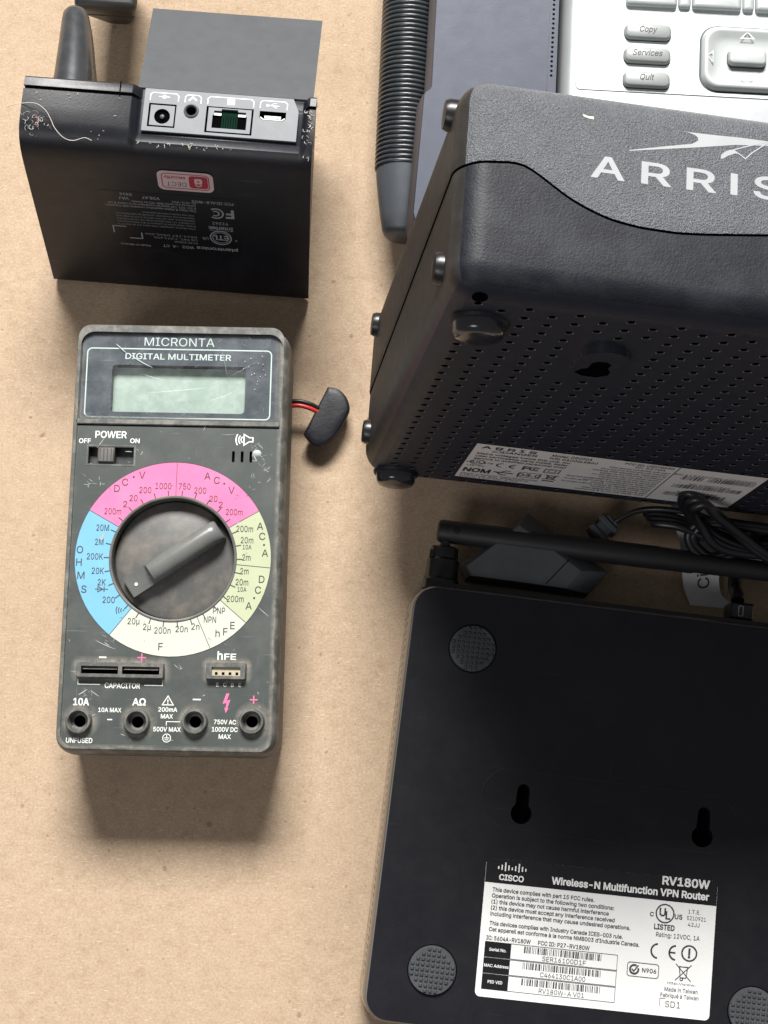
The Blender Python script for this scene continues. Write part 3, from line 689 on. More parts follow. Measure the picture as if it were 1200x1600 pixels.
    line(l, [(22.9, -37.5), (24.8, -37.5)], .5, z, 'label_ink', tf)
    line(l, circ(2.35, 26, 29.2, -37.2), .5, z, 'label_ink', tf, closed=True); T('!', 29.2, -37.2, 2.8, bold=.05)
    line(l, rr(10.0, 4.3, .8, 4, 14.8, -43.9), .22, z, 'label_ink', tf, closed=True); line(l, [(12.0 + 1.35 * math.cos(R(a)), -43.9 + 1.35 * math.sin(R(a))) for a in range(60, 400, 20)], .6, z, 'label_ink', tf); line(l, [(11.2, -43.8), (11.9, -44.5), (13.3, -42.5)], .4, z, 'label_ink', tf); T('N906', 16.8, -43.9, 1.3, bold=.03)
    # crossed-out bin
    line(l, [(26.0, -41.6), (29.4, -41.6)], .3, z, 'label_ink', tf); line(l, [(26.4, -41.8), (26.8, -45.0), (28.6, -45.0), (29.0, -41.8)], .28, z, 'label_ink', tf); line(l, [(25.2, -40.8), (30.2, -45.9)], .25, z + .03, 'label_ink', tf); line(l, [(30.2, -40.8), (25.2, -45.9)], .25, z + .05, 'label_ink', tf); line(l, circ(.45, 10, 27.2, -45.4), .25, z + .07, 'label_ink', tf, closed=True)
    T('http://www.website.com' if False else 'http://www.', 27.4, -46.9, .7, w=9.0, bold=0)
    T('Made in Taiwan', 27.4, -48.9, 1.2, w=10.6, bold=.01); T('Fabriqué à Taiwan', 27.0, -50.8, 1.2, w=12.2, bold=.01); T('SD1', 25.0, -53.5, 1.9, bold=-.005)
    line(l, [(20.8, -54.4), (20.8, -51.9), (22.6, -51.9)], .14, z, 'label_ink', tf)
    l.build('rating_label', t)
    # folded antenna along the rear edge
    yl = 91.8; A = lambda x, y, z: (x, y, z)
    def antenna(x0, x1, zc):
        a = MB(); ty = lambda r_, c, z: (x0 - 0, 0, 0)
        tr = lambda x, y, z: (z + x0, x + yl, y + zc) # lathe axis runs along the tube
        s = 1 if x1 > x0 else -1
        tr = lambda x, y, z: (x0 + s * z, yl + s * x, zc + y)
        Lt = abs(x1 - x0)
        lathe(a, [(.01, 0), (2.6, 0), (3.6, .5), (4.0, 1.6), (4.05, 60), (4.05, 76), (3.9, 77), (3.9, 88), (3.55, 89), (3.3, Lt - 2), (2.6, Lt), (.01, Lt)], 'antenna_black', 26, tf=tr)
        o = a.build('antenna', t, 40)
        h = MB(); tv = lambda x, y, z: (x0 + s * 3.3 + x, z, zc + y)
        lathe(h, [(6.1, 71.4), (6.2, 74.6), (5.8, 75.2), (5.6, 75.6), (5.5, 81.6), (5.2, 81.9), (4.9, 82.3), (4.8, 85.8), (4.3, 86.3), (.01, 86.3)], 'hinge_black', 28, tf=tv)
        for i in range(14):
            q = 2 * math.pi * i / 14; h.add([(5.3 * math.cos(q + e), 71.6 + (3 if k else 0), 5.3 * math.sin(q + e)) for k in (0, 1) for e in (-.1, .1)] + [(5.95 * math.cos(q), 71.8 + (2.6 if k else 0), 5.95 * math.sin(q)) for k in (0, 1)], [[0, 4, 5, 2], [4, 1, 3, 5]], 'hinge_black', lambda x, y, z: (x0 + s * 3.3 + x, y, zc + z))
        lathe(h, [(1.75, 86), (1.75, 89.2)], 'rubber_grey', 14, tf=tv)
        rbox(h, 3.2, 4, .2, [(0, 82), (0, 84.6)], 'hinge_black', -3.4, 1.2, n=2, tf=lambda x, y, z: (x0 + s * 3.3 + x, z, zc + y))
        h.build('hinge', o, 35)
        b2 = MB(); lathe(b2, [(1.05, 3.3), (1.0, 4.15), (.7, 4.4), (.01, 4.45)], 'hinge_black', 14, tf=lambda x, y, z: (x0 + s * 6.6 + x, yl + y, zc + z)); b2.build('pivot_pin', o)
    antenna(-67.2, 76, 18.5)
    # rear connectors and the plug in the power jack
    c = MB(); rbox(c, 136, 3.4, .6, [(0, 5.5), (0, 25.5)], 'label_black', 0, 71.6, n=2); c.build('rear_panel', t)
    c = MB()
    for x, y, w, h in ((38.5, 76.6, 8.2, 6.0),): rbox(c, w, h, .8, [(0, 12), (0, 21.5), (.8, 22.4)], 'cord_black', x, y, n=3); line(c, rr(1.5, 3.4, .3, 2, x - .6, y), .25, 22.46, 'base_print', closed=True)
    c.build('power_plug', t)
    return t
router()

# ================================================================== cable modem standing on its rear edge
def modem():
    M4 = Matrix(((.98778, .07539, .1364, -.007706), (-.08552, .99387, .07, .102176), (-.13028, -.08081, .98818, .030265), (0, 0, 0, 1)))
    q = M4.to_3x3().to_quaternion(); M4 = Matrix.Translation(M4.translation) @ q.to_matrix().to_4x4()
    t = thing('cable_modem', 'large black cable modem standing on end with its perforated base facing the viewer', 'modem', None, mtx=M4)
    L, Tm, D, r = 190., 57.1, 168.5, 8.
    def rnd(p, inset=0.):
        qv = Vector((min(max(p[0], r), L - r), min(max(p[1], r), Tm - r), min(max(p[2], r), D - r)))
        dv = Vector(p) - qv; n = dv.normalized()
        return tuple(qv + n * (r - inset))
    def stations(Lx, lo=True, hi=True, mid=6.):
        e = [0, .7, 1.5, 2.4, 3.4, 4.5, 5.7, 6.9, 8.0]; s = list(e) if lo else [0]
        a, b_ = s[-1], Lx - (8. if hi else 0.); n = max(1, int((b_ - a) / mid))
        s += [a + (b_ - a) * i / n for i in range(1, n + 1)]
        if hi: s += [Lx - x for x in e[::-1]][1:]
        return s
    sm = [(-5, 32.3), (0, 32.4), (8, 33.0), (14, 33.7), (17, 33.0), (22.7, 29.3), (27, 26.4), (32.3, 23.9), (38, 22.0), (45, 21.0), (54, 20.8), (61, 21.4), (77, 23.4), (110, 29), (140, 33.6), (150, 33.4), (195, 32.4)]
    def seam(a):
        def lin(a):
            for (x0, y0), (x1, y1) in zip(sm, sm[1:]):
                if x0 <= a <= x1: return y0 + (y1 - y0) * (a - x0) / (x1 - x0)
            return sm[-1][1]
        return sum(lin(min(max(a + d_, -5), 195)) for d_ in (-2, -1, 0, 1, 2)) / 5
    lo, up = MB(), MB()
    E8 = [0, .7, 1.5, 2.4, 3.4, 4.5, 5.7, 6.9, 8.0]; g = .28
    def rows(sv):
        low = [(b_, 0) for b_ in E8] + [(8 + (sv - g - 8) * i / 5, 0) for i in range(1, 6)]
        gap = [(sv - g, .9), (sv + g, .9)]
        top = [(sv + g, -.25), ] + [(sv + g + .25, -.32)] + [(sv + g + .25 + (Tm - 8 - sv - g - .25) * i / 5, -.32) for i in range(1, 6)] + [(Tm - b_, -.32) for b_ in E8[::-1]][1:]
        return low, gap, top
    def skin(stat, pos, mats):
        cols = []
        for s_ in stat:
            lw, gp, tp = rows(pos[1](s_)); cols.append((lw, gp, tp))
        def put(mb_, idx, mat, extra=None):
            n = len(cols[0][idx]); vs = []
            for s_, c_ in zip(stat, cols):
                for b_, ins in c_[idx]: vs.append(rnd(pos[0](s_, b_), ins))
            mb_.add(vs, [[i * n + j, (i + 1) * n + j, (i + 1) * n + j + 1, i * n + j + 1] for i in range(len(stat) - 1) for j in range(n - 1)], mat)
        put(lo, 0, mats[0]); put(up, 2, mats[1])
        vs = []
        for s_, c_ in zip(stat, cols):
            sv = pos[1](s_)
            for b_, ins in ((sv - g, 0), (sv - g, .9), (sv + g, .9), (sv + g, -.25)): vs.append(rnd(pos[0](s_, b_), ins))
        lo.add(vs, [[i * 4 + j, (i + 1) * 4 + j, (i + 1) * 4 + j + 1, i * 4 + j + 1] for i in range(len(stat) - 1) for j in range(3)], 'black_hole')
    sa = stations(L, mid=2.0)
    skin(sa, (lambda s_, b_: (s_, b_, D), seam), ('modem_shell', 'modem_front'))
    sz = [D - v for v in stations(D)]
    s0 = seam(0); s1 = seam(L)
    skin(sz[::-1], (lambda s_, b_: (0, b_, s_), lambda s_: s0 - (D - s_) * .033), ('modem_end', 'modem_end'))
    skin(sz, (lambda s_, b_: (L, b_, s_), lambda s_: s1 - (D - s_) * .033), ('modem_shell', 'modem_shell'))
    # top (away from the viewer) and rear
    def grid(mb_, f, us, vs_, mat, flip=False):
        n = len(vs_); vv = [rnd(f(u, v)) for u in us for v in vs_]
        mb_.add(vv, [([i * n + j, (i + 1) * n + j, (i + 1) * n + j + 1, i * n + j + 1])[::-1 if flip else 1] for i in range(len(us) - 1) for j in range(n - 1)], mat)
    grid(up, lambda u, v: (u, Tm, v), sa, sz[::-1], 'modem_front', True)
    grid(lo, lambda u, v: (u, v, 0), stations(L, mid=10), stations(Tm), 'modem_shell', True)
    # perforated base
    pa, pc, a0, c0 = 6.3, 5.63, 5.25, 5.63; NC, NR = 29, 28
    feet = [(11.0, 20.0), (10.7, 159.9), (179, 20), (179, 160)]
    bf = lambda a, c, h: rnd((a, 0, D - c), h)   # h: depth below the skin
    tfb = lambda x, y, h: (x, -h, D + y)              # flat print on the base: x along it, y towards the front, h out of it
    key = [(41.2, 43.8), (44.2, 46.6), (48.1, 46.6), (50.3, 43.3), (50.0, 40.0), (48.6, 37.1), (48.4, 33.1), (46.8, 31.1), (44.4, 31.4), (43.4, 33.3), (43.6, 38.5), (42.3, 39.7)]
    rec = [(39.9, 47.8), (39.6, 40), (39.6, 30)] + [(45.6 - 6.0 * math.cos(R(a)), 29.2 - 6.2 * math.sin(R(a))) for a in range(10, 180, 12)] + [(51.6, 33), (51.6, 47.8)]
    kc0, kc1 = 5, 7; KA0, KA1 = a0 + 5 * pa, a0 + 8 * pa; KC0, KC1 = c0 + 3 * pc, c0 + 8 * pc
    n16 = 16
    for k in range(NC):
        off = .5 * pc if k % 2 else 0.
        a_lo, a_hi = a0 + k * pa, a0 + (k + 1) * pa
        for j in range(-1, NR + 1):
            c_lo, c_hi = c0 + j * pc + off, c0 + (j + 1) * pc + off
            c_lo, c_hi = max(c_lo, c0), min(c_hi, c0 + NR * pc)
            if c_hi - c_lo < .05: continue
            ac, cc = (a_lo + a_hi) / 2, c0 + (j + .5) * pc + off
            hook = False
            if 5 <= k < 8:
                if 2.9 - (k % 2) * .6 <= (c_lo - c0) / pc <= 7.1 + (k % 2) * .6: hook = True
            full = abs((c_hi - c_lo) - pc) < .01
            if full:
                holed = not hook and all((ac - x) ** 2 + (cc - y) ** 2 > 8.6 ** 2 for x, y in feet)
                vs = []; sq = []
                for i in range(n16):
                    an = 2 * math.pi * i / n16; ca, sn_ = math.cos(an), math.sin(an); m_ = max(abs(ca), abs(sn_))
                    sq.append((ac + ca / m_ * pa / 2, cc + sn_ / m_ * pc / 2, ca, sn_))
                for x, y, ca, sn_ in sq: vs.append(bf(x, y, 0))
                for rr_, h in ((1.22, 0), (1.0, .22 if holed else 0), (.92, 1.5 if holed else 0)):
                    for x, y, ca, sn_ in sq: vs.append(bf(ac + ca * rr_, cc + sn_ * rr_, h))
                for ring, mt in ((0, 'modem_base'), (1, 'modem_hood' if holed else 'modem_base'), (2, 'black_hole' if holed else 'modem_base')):
                    lo.add([vs[ring * n16 + i] for i in range(n16)] + [vs[(ring + 1) * n16 + i] for i in range(n16)], [[i, (i + 1) % n16, n16 + (i + 1) % n16, n16 + i] for i in range(n16)], mt)
                lo.add(vs[3 * n16:], [list(range(n16))], 'black_hole' if holed else 'modem_base')
            else:
                m4 = 4; vs = [bf(a_, c_lo + (c_hi - c_lo) * q_ / m4, 0) for q_ in range(m4 + 1) for a_ in (a_lo, a_hi)]
                lo.add(vs, [[2 * q_, 2 * q_ + 1, 2 * q_ + 3, 2 * q_ + 2] for q_ in range(m4)], 'modem_base')
    # wall-hook recess
    rc = [(a, -c) for a, c in rec]; kk = [(a, -c) for a, c in key]
    # sloping hood, standing proud at the front end
    n = len(rc); dep = lambda y: .45 + 2.1 * min(1, max(0, (y + 47.8) / 22))
    lo.add([(x, y, 0) for x, y in rc] + [(x, y, dep(y)) for x, y in rc], [[i, (i + 1) % n, n + (i + 1) % n, n + i] for i in range(n)], 'modem_hood', tfb)
    tfs = lambda x, y, h: tfb(x, y, h + dep(y))
    plate(lo, rc, [kk], 0, 'modem_base', tfs); pit(lo, kk, 0, .38, 'black_hole', 'black_hole', tfs)
    # margins of the base, curving into its neighbours
    def strip(us, vs_): grid(lo, lambda u, v: (u, 0, D - v), us, vs_, 'modem_base')
    fine = [0, .7, 1.5, 2.4, 3.4, 4.5, 5.25]; cf = [0, .7, 1.5, 2.4, 3.4, 4.5, 5.63]; ce = c0 + NR * pc
    strip(fine, [D - z_ for z_ in sz]); strip([a0 + NC * pa, L - 1.5, L - .7, L], [D - z_ for z_ in sz])
    strip([a0 + (NC * pa) * i / 60 for i in range(61)], cf); strip([a0 + (NC * pa) * i / 60 for i in range(61)], [ce, 164.5, 165.5, 166.8, D])
    lo_o = lo.build('lower_shell', t, 40, merge=.001)
    # dark screw holes beside the feet
    for a, c, rr_ in ((8.2, 5.2, 2.0), (29.5, 166.0, 1.5), (33.0, 165.3, .9)):
        s_ = MB(); s_.add([bf(a + x, c + y, -.06) for q_ in (1., .66, .33, .02) for x, y in circ(rr_ * q_, 18)], [[q_ * 18 + i, q_ * 18 + (i + 1) % 18, q_ * 18 + 18 + (i + 1) % 18, q_ * 18 + 18 + i] for q_ in range(3) for i in range(18)], 'black_hole'); s_.build('screw_hole', lo_o)
    # front lettering
    tff = lambda x, y, h: (x, y, D + h)
    zf = .32 + .06
    text(up, 'A', 36.5, 35.4, 5.6, 'silver_ink', zf, tff, w=8.5, bold=.025)
    for x0 in (44.8, 56.1): text(up, 'R', x0, 35.5, 5.6, 'silver_ink', zf, tff, al='L', w=7.6, bold=.025)
    quad(up, 67.2, 32.8, 69.0, 38.5, zf, 'silver_ink', tff); text(up, 'S', 73.0, 35.8, 5.7, 'silver_ink', zf, tff, al='L', w=7.2, bold=.025)
    bird = [(41.6, 40.7), (50.8, 42.6), (58.8, 44.2), (68.5, 46.3), (84.0, 48.0), (84, 48.5), (69.3, 48.4), (62.4, 48.1), (54.7, 47.9), (56.3, 47.8), (57.9, 47.4), (58.7, 46.8), (58.8, 46.0), (57.2, 44.9), (50.7, 43.3), (41.6, 40.95)]
    poly(up, bird, zf, 'silver_ink', tff)
    line(up, [(76.5, 48.3), (72, 46.6), (67.7, 44.8)], .3, zf + .03, 'silver_ink', tff)
    poly(up, [(67.9, 44.9), (66.8, 44.7), (65.6, 44.0), (64.7, 43.0), (64.5, 42.0), (65.1, 42.0), (66.4, 43.0), (68.2, 43.9), (69.3, 43.9)], zf + .05, 'silver_ink', tff)
    line(up, [(69.0, 44.0), (69.9, 43.5), (70.8, 42.8), (72.5, 44.7), (76.5, 48.0)], .3, zf + .07, 'silver_ink', tff)
    poly(up, [(29.6, 48.9), (31.0, 48.5), (32.4, 48.6), (32.5, 47.8), (31.2, 47.9), (29.9, 48.2)], zf, 'lint_pale', tff)
    up.build('front_cover', t, 40, merge=.001)
    # rubber feet on the perforated base
    for a, c in feet[:2]:
        f = MB(); tf = lambda x, y, z: (a + x, -z, D - c + y)
        lathe(f, [(7.6, -.3), (7.4, .6), (6.7, 1.0), (6.5, 2.4), (6.3, 3.2), (5.7, 4.0), (4.2, 4.4), (.01, 4.6)], 'rubber_clear', 36, tf=tf, mats=['modem_shell', 'modem_shell'] + ['rubber_clear'] * 5)
        f.build('base_foot', t, 50)
    # stub feet on the short end
    for b_, z_ in ((52.5, 153.0), (10.5, 154.0), (49.5, 14.0), (11.5, 14.0)):
        f = MB(); tf = lambda x, y, z: (.6 - z, b_ + x, z_ + y)
        lathe(f, [(4.2, -1.6), (4.1, 1.6), (3.6, 2.7), (.01, 2.9)], 'hinge_black', 24, tf=tf); f.build('end_foot', t, 50)
    # the two labels
    l = MB(); h0 = .07
    lab = [(29.9, -117.2), (95.3, -118.6), (124.5, -119.2), (124.5, -157), (95.3, -156.4), (29.7, -155.2)][::-1]
    poly(l, lab, h0, 'label_grey', tfb); line(l, [(95.3, -118.7), (95.4, -156.3)], .35, h0 + .05, 'modem_shell', tfb)
    z = h0 + .06
    T = lambda s, x, c, h, **k: text(l, s, x, -c, h, 'label_ink', z, tfb, **k)
    T('A R R I S', 40.7, 120.2, 2.3, w=17.5, bold=.045); line(l, [(36.0, -124.4), (37.6, -121.5), (39.2, -124.4)][:3], .3, z, 'label_ink', tfb, closed=True); T('DANGER', 44.8, 123.4, 2.0, bold=.03)
    for i, s in enumerate(('Mains voltages inside this unit. No', 'User serviceable parts inside. Refer', 'service to qualified personnel only!')): T(s, 31.8, 127.0 + 2.7 * i, 1.7, al='L', w=30, bold=.03)
    T('Model: D5000A', 54.5, 120.8, 2.0, al='L', w=13, bold=.03); T('P/N: D5000LE860', 54.5, 124.0, 2.0, al='L', w=15.5, bold=.03)
    line(l, circ(2.3, 18, 33.8, -136.6), .5, z, 'label_ink', tfb, closed=True); T('UL', 33.8, 136.6, 2.0, bold=.03); T('LISTED', 34, 140.6, 1.2, bold=.02); T('c', 30.7, 136.8, 1.6); T('US', 37.6, 136.8, 1.6)
    T('NOM', 35.4, 146.0, 4.0, w=9.0, bold=.06)
    for x0 in (42.2, 46.4): line(l, [(x0 + 1.9 * math.cos(R(a)), -137.5 + 1.9 * math.sin(R(a))) for a in range(90, 271, 15)], .6, z, 'label_ink', tfb)
    line(l, [(44.9, -137.5), (46.2, -137.5)], .5, z, 'label_ink', tfb)
    T('F', 50.0, 137.6, 3.6, bold=.05); line(l, [(53.0 + 1.8 * math.cos(R(a)), -137.6 + 1.8 * math.sin(R(a))) for a in range(45, 316, 15)], .6, z, 'label_ink', tfb); line(l, [(53.2 + .8 * math.cos(R(a)), -137.6 + .8 * math.sin(R(a))) for a in range(45, 316, 15)], .5, z, 'label_ink', tfb)
    line(l, rect(56.2, -140, 61.0, -135.8), .4, z, 'label_ink', tfb, closed=True); line(l, rect(57.4, -139, 59.8, -136.8), .3, z, 'label_ink', tfb, closed=True)
    line(l, rect(49.2, -148.0, 56.2, -142.6), .4, z, 'label_ink', tfb, closed=True); T('D3.0', 52.7, 145.3, 2.6, bold=.04)
    line(l, [(40.8, -145.4), (47.4, -145.4)], .8, z, 'label_ink', tfb); line(l, [(43, -145.4), (44.5, -143), (46, -143)], .5, z + .03, 'label_ink', tfb); line(l, [(42, -145.4), (43.5, -147.8), (45.5, -147.8)], .5, z + .05, 'label_ink', tfb)
    line(l, [(58.0, -142.8), (61.6, -142.8)], .5, z, 'label_ink', tfb); line(l, [(58.5, -143), (59, -147), (60.8, -147), (61.2, -143)], .45, z + .015, 'label_ink', tfb); line(l, [(57.6, -142.2), (62.0, -147.6)], .4, z + .03, 'label_ink', tfb); line(l, [(62.0, -142.2), (57.6, -147.6)], .4, z + .05, 'label_ink', tfb); quad(l, 57.8, -149.6, 61.8, -148.6, z, 'label_ink', tfb)
    T('FCC ID: UIDTG950', 94.0, 120.6, 1.9, al='R', w=16, bold=.03); T('IC: 6670A', 92.0, 123.2, 1.6, al='R', w=10, bold=.02)
    para = ('This device complies with part', '15 of the FCC Rules and with Industry', 'Canada RSS standards. Operation is', 'subject to the following conditions:', '(1) this device may not cause harmful', 'interference and (2) this device must', 'accept any interference received,', 'including interference that may', 'cause undesired operation.', 'This Class B digital apparatus', 'complies with Canadian ICES-003.', 'Cet appareil numérique est', 'conforme à la norme NMB-003.')
    for i, s in enumerate(para): T(s, 94.2, 126.0 + 2.3 * i, 1.35, al='R', w=20 + (i * 7 % 5), bold=.015)
    for i, s in enumerate(('Made in Mexico. Patents pending.', 'Hecho en Mexico', 'Input 12V DC 3.0A')): T(s, 31.0, 150.4 + 1.7 * i, 1.1, al='L', w=26 - 3 * i, bold=.01)
    for i, s in enumerate(('Mains plug is the disconnect device', 'For indoor use only', 'Do not open cover')): T(s, 64.0, 140 + 3.2 * i, 1.4, al='L', w=8.0 if i else 9, bold=.015)
    rng = random.Random(3)
    for c, x0, x1 in ((128.5, 99, 106), (128.5, 107.8, 123.5), (138.0, 99, 122), (147.5, 99, 120)):
        x = x0
        T('SN %d' % rng.randrange(10 ** 7, 10 ** 8), (x0 + x1) / 2, c - 3.0, 1.5, bold=.01)
        while x < x1:
            bw = rng.choice((.2, .2, .4, .6)); quad(l, x, -c - 2.0, x + bw, -c + 2.0, z, 'label_ink', tfb); x += bw + rng.choice((.2, .4, .5))
    l.build('rating_label', t)
    return t
modem()

# ================================================================== desk phone behind the modem
PH = (.060, .250, -3.3)
def desk_phone():
    t = thing('desk_phone', 'silver desk phone with grey soft keys, partly hidden behind the black modem', 'desk phone', (PH[0], PH[1], 0), PH[2])
    Z = 41.6
    b = MB()
    rbox(b, 150, 158, 7, [(3, 0), (0, 4), (0, 30), (.5, 34.5), (1.4, 38), (2.8, 40.3), (4.4, 41.2), (6.2, 41.45)], 'phone_edge', 75.8, 7, n=6)
    rbox(b, 46, 142, 4, [(1, 2), (0, 6), (0, 19), (1, 21)], 'phone_black', -21, 0, n=4)
    b.build('body', t, 40)
    f = MB(); rbox(f, 136, 150, 1.6, [(0, 41.3), (0, Z), (.15, Z + .15)], 'phone_silver', 75.1, 62, n=4)
    line(f, [(20.7, 80), (20.7, 18.2), (21.6, 17.3), (130, 17.3)], .45, Z + .19, 'phone_edge')
    line(f, rr(136, 150, 1.6, 4, 75.1, 62), .3, Z - .1, 'meter_dark', closed=True)
    fp = f.build('faceplate', t, 40)
    for s, y in (('Copy', 9.1), ('Services', .3), ('Quit', -8.7)):
        k = MB(); rbox(k, 16.0, 5.6, 2.0, [(0, Z), (0, Z + 1.2), (.25, Z + 1.8), (.8, Z + 2.1)], 'phone_button', 31.4, y, n=5)
        rbox(k, 16.5, 6.1, 2.2, [(0, Z + .1), (0, Z + .19)], 'port_dark', 31.4, y - .05, n=5)
        text(k, s, 31.4, y + .6, 2.1, 'label_ink', Z + 2.16, w={'Copy': 6.0, 'Services': 10.2, 'Quit': 4.8}[s], shear=.2, bold=.015); k.build('button', t, 45)
    # four-way pad: raised ring, dished middle, centre key
    n_ = MB(); cx, cy = 65.8, .9; w, h = 30.4, 23
    rings = [(-.5, Z - .1, 5.5), (0, Z + 1.2, 5.4), (.4, Z + 1.9, 5.2), (1.1, Z + 2.2, 4.8), (2.0, Z + 2.0, 4.4), (3.4, Z + 1.2, 4), (5.2, Z + .75, 3.2), (8.2, Z + .7, 2)]
    loft(n_, [[(x, y, z) for x, y in rr(w - 2 * i, h - 2 * i, r_, 6, cx, cy)] for i, z, r_ in rings], 'phone_key', False, True)
    rbox(n_, w + 1.9, h + 1.9, 6.2, [(0, Z + .1), (0, Z + .19)], 'port_dark', cx - .1, cy - .15, n=6)
    z = Z + 2.0
    def tri(px, py, dx, dy, s, zz): # arrow outline
        nx, ny = -dy, dx; line(n_, [(px + dx * s, py + dy * s), (px - dx * s * .4 + nx * s * 1.4, py - dy * s * .4 + ny * s * 1.4), (px - dx * s * .4 - nx * s * 1.4, py - dy * s * .4 - ny * s * 1.4)], .3, zz, 'label_white' if dy > 0 else 'phone_edge', closed=True)
    tri(cx, cy + 8.0, 0, 1, 1.6, Z + 1.95); tri(cx, cy - 8.2, 0, -1, 1.5, Z + 1.95); tri(cx - 12.4, cy, -1, 0, 1.4, Z + 2.12); tri(cx + 12.4, cy, 1, 0, 1.4, Z + 2.12)
    np_ = n_.build('navigation_pad', t, 60)
    k = MB(); rbox(k, 13.6, 6.2, 1.9, [(0, Z + .6), (0, Z + .86)], 'port_dark', cx, cy - .1, n=5); rbox(k, 13.0, 5.6, 1.6, [(0, Z + .6), (0, Z + 2.6), (.3, Z + 3.1), (.9, Z + 3.3)], 'phone_key', cx, cy, n=5)
    line(k, [(cx - 1.6, cy), (cx - .9, cy + .5), (cx - .2, cy - .1), (cx + .5, cy - .3), (cx + 1.1, cy + .3), (cx + 1.7, cy + .3)], .3, Z + 3.36, 'phone_edge'); k.build('centre_key', np_, 45)
    for x0, x1, hh in ((23.4, 41.2, 2.4), (41.7, 46.0, 2.0), (46.5, 63.6, 2.4), (64.1, 68.0, 2.0), (68.5, 86, 2.4)):
        k = MB(); rbox(k, x1 - x0, 11.5, 1.2, [(0, Z), (0, Z + hh * .6), (.5, Z + hh * .9), (1.4, Z + hh)], 'phone_key', (x0 + x1) / 2, 24.4, n=4); k.build('soft_key', t, 45)
    # ribbed grip along the left flank
    g = MB(); prof = []; pitch = 1.78
    y = 66.
    while y > -36:
        for u, dr in ((0, -.85), (.10, -.42), (.28, -.08), (.5, 0), (.72, -.08), (.90, -.42)): prof.append((y - pitch * u, dr))
        y -= pitch
    loops = []
    def ring(y_, cx_, rx, rz, zc, n=24): return [(cx_ + rx * math.cos(2 * math.pi * i / n), y_, zc + rz * math.sin(2 * math.pi * i / n)) for i in range(n)]
    for y_, dr in prof: loops.append(ring(y_, -51.7 + (.012 * (30 - y_) if y_ < 30 else 0), 10.6 + dr, 9.6 + dr, 18.5))
    for y_, cx_, rx, rz, zc in ((-36.6, -50.9, 10.0, 9.2, 18.4), (-40, -50.8, 9.8, 9.0, 18.2), (-47, -50.6, 9.0, 8.6, 17.8), (-54, -50.4, 8.0, 8.0, 17.2), (-59.0, -50.2, 7.2, 7.4, 16.6), (-60.4, -50.0, 6.6, 6.8, 16.2), (-61.2, -49.8, 5.4, 5.6, 15.6)): loops.append(ring(y_, cx_, rx, rz, zc))
    ns = 11; loft(g, loops[::-1], 'phone_black', mats=['grip_satin'] * (ns - 4) + ['phone_black'])
    rbox(g, 14, 118, 3, [(0, 2), (0, 16)], 'black_hole', -44, 6, n=3)  # black filler painting the shade between grip and handset
    g.build('ribbed_grip', t, 50)
    return t
desk_phone()
def handset():
    t = thing('phone_handset', 'blue grey telephone handset lying along the left side of the silver desk phone', 'handset', (PH[0], PH[1], 0), PH[2])
    Z = 44.
    out = [(0, -68), (0, 70), (-42.6, 70), (-42.6, -16.0), (-43.1, -17.0), (-44.6, -18.2), (-45.0, -19.4), (-46.4, -62), (-44.5, -68)]
    out = out[::-1]; out = out if sum(out[i][0] * out[(i + 1) % len(out)][1] - out[(i + 1) % len(out)][0] * out[i][1] for i in range(len(out))) > 0 else out[::-1]
    cen = (-22, 0)
    def off(d_): # move the outline outwards on the left only
        return [(x - (d_ if x < -40 else -d_ * .1 if x > -1 else 0), y) for x, y in out]
    b = MB()
    holes = [circ(.48, 10, -1.75, 66 - 1.76 * i) for i in range(44)]
    loops = [[(x, y, z) for x, y in off(d_)] for d_, z in ((1.2, 22), (2.6, 26), (2.4, 34), (1.0, 41.5), (.35, 43.2), (.0, Z))]
    loft(b, loops, 'phone_trim', True, False, mats=['phone_trim'] * 4 + ['phone_grey'])
    plate(b, out, holes, Z, 'phone_grey')
    for h in holes: pit(b, h, Z, 1.2, 'meter_dark', 'black_hole')
    line(b, [(-3.1, 69), (-3.1, -67)], .22, Z + .03, 'phone_black')
    b.build('shell', t, 30)
    return t
handset()

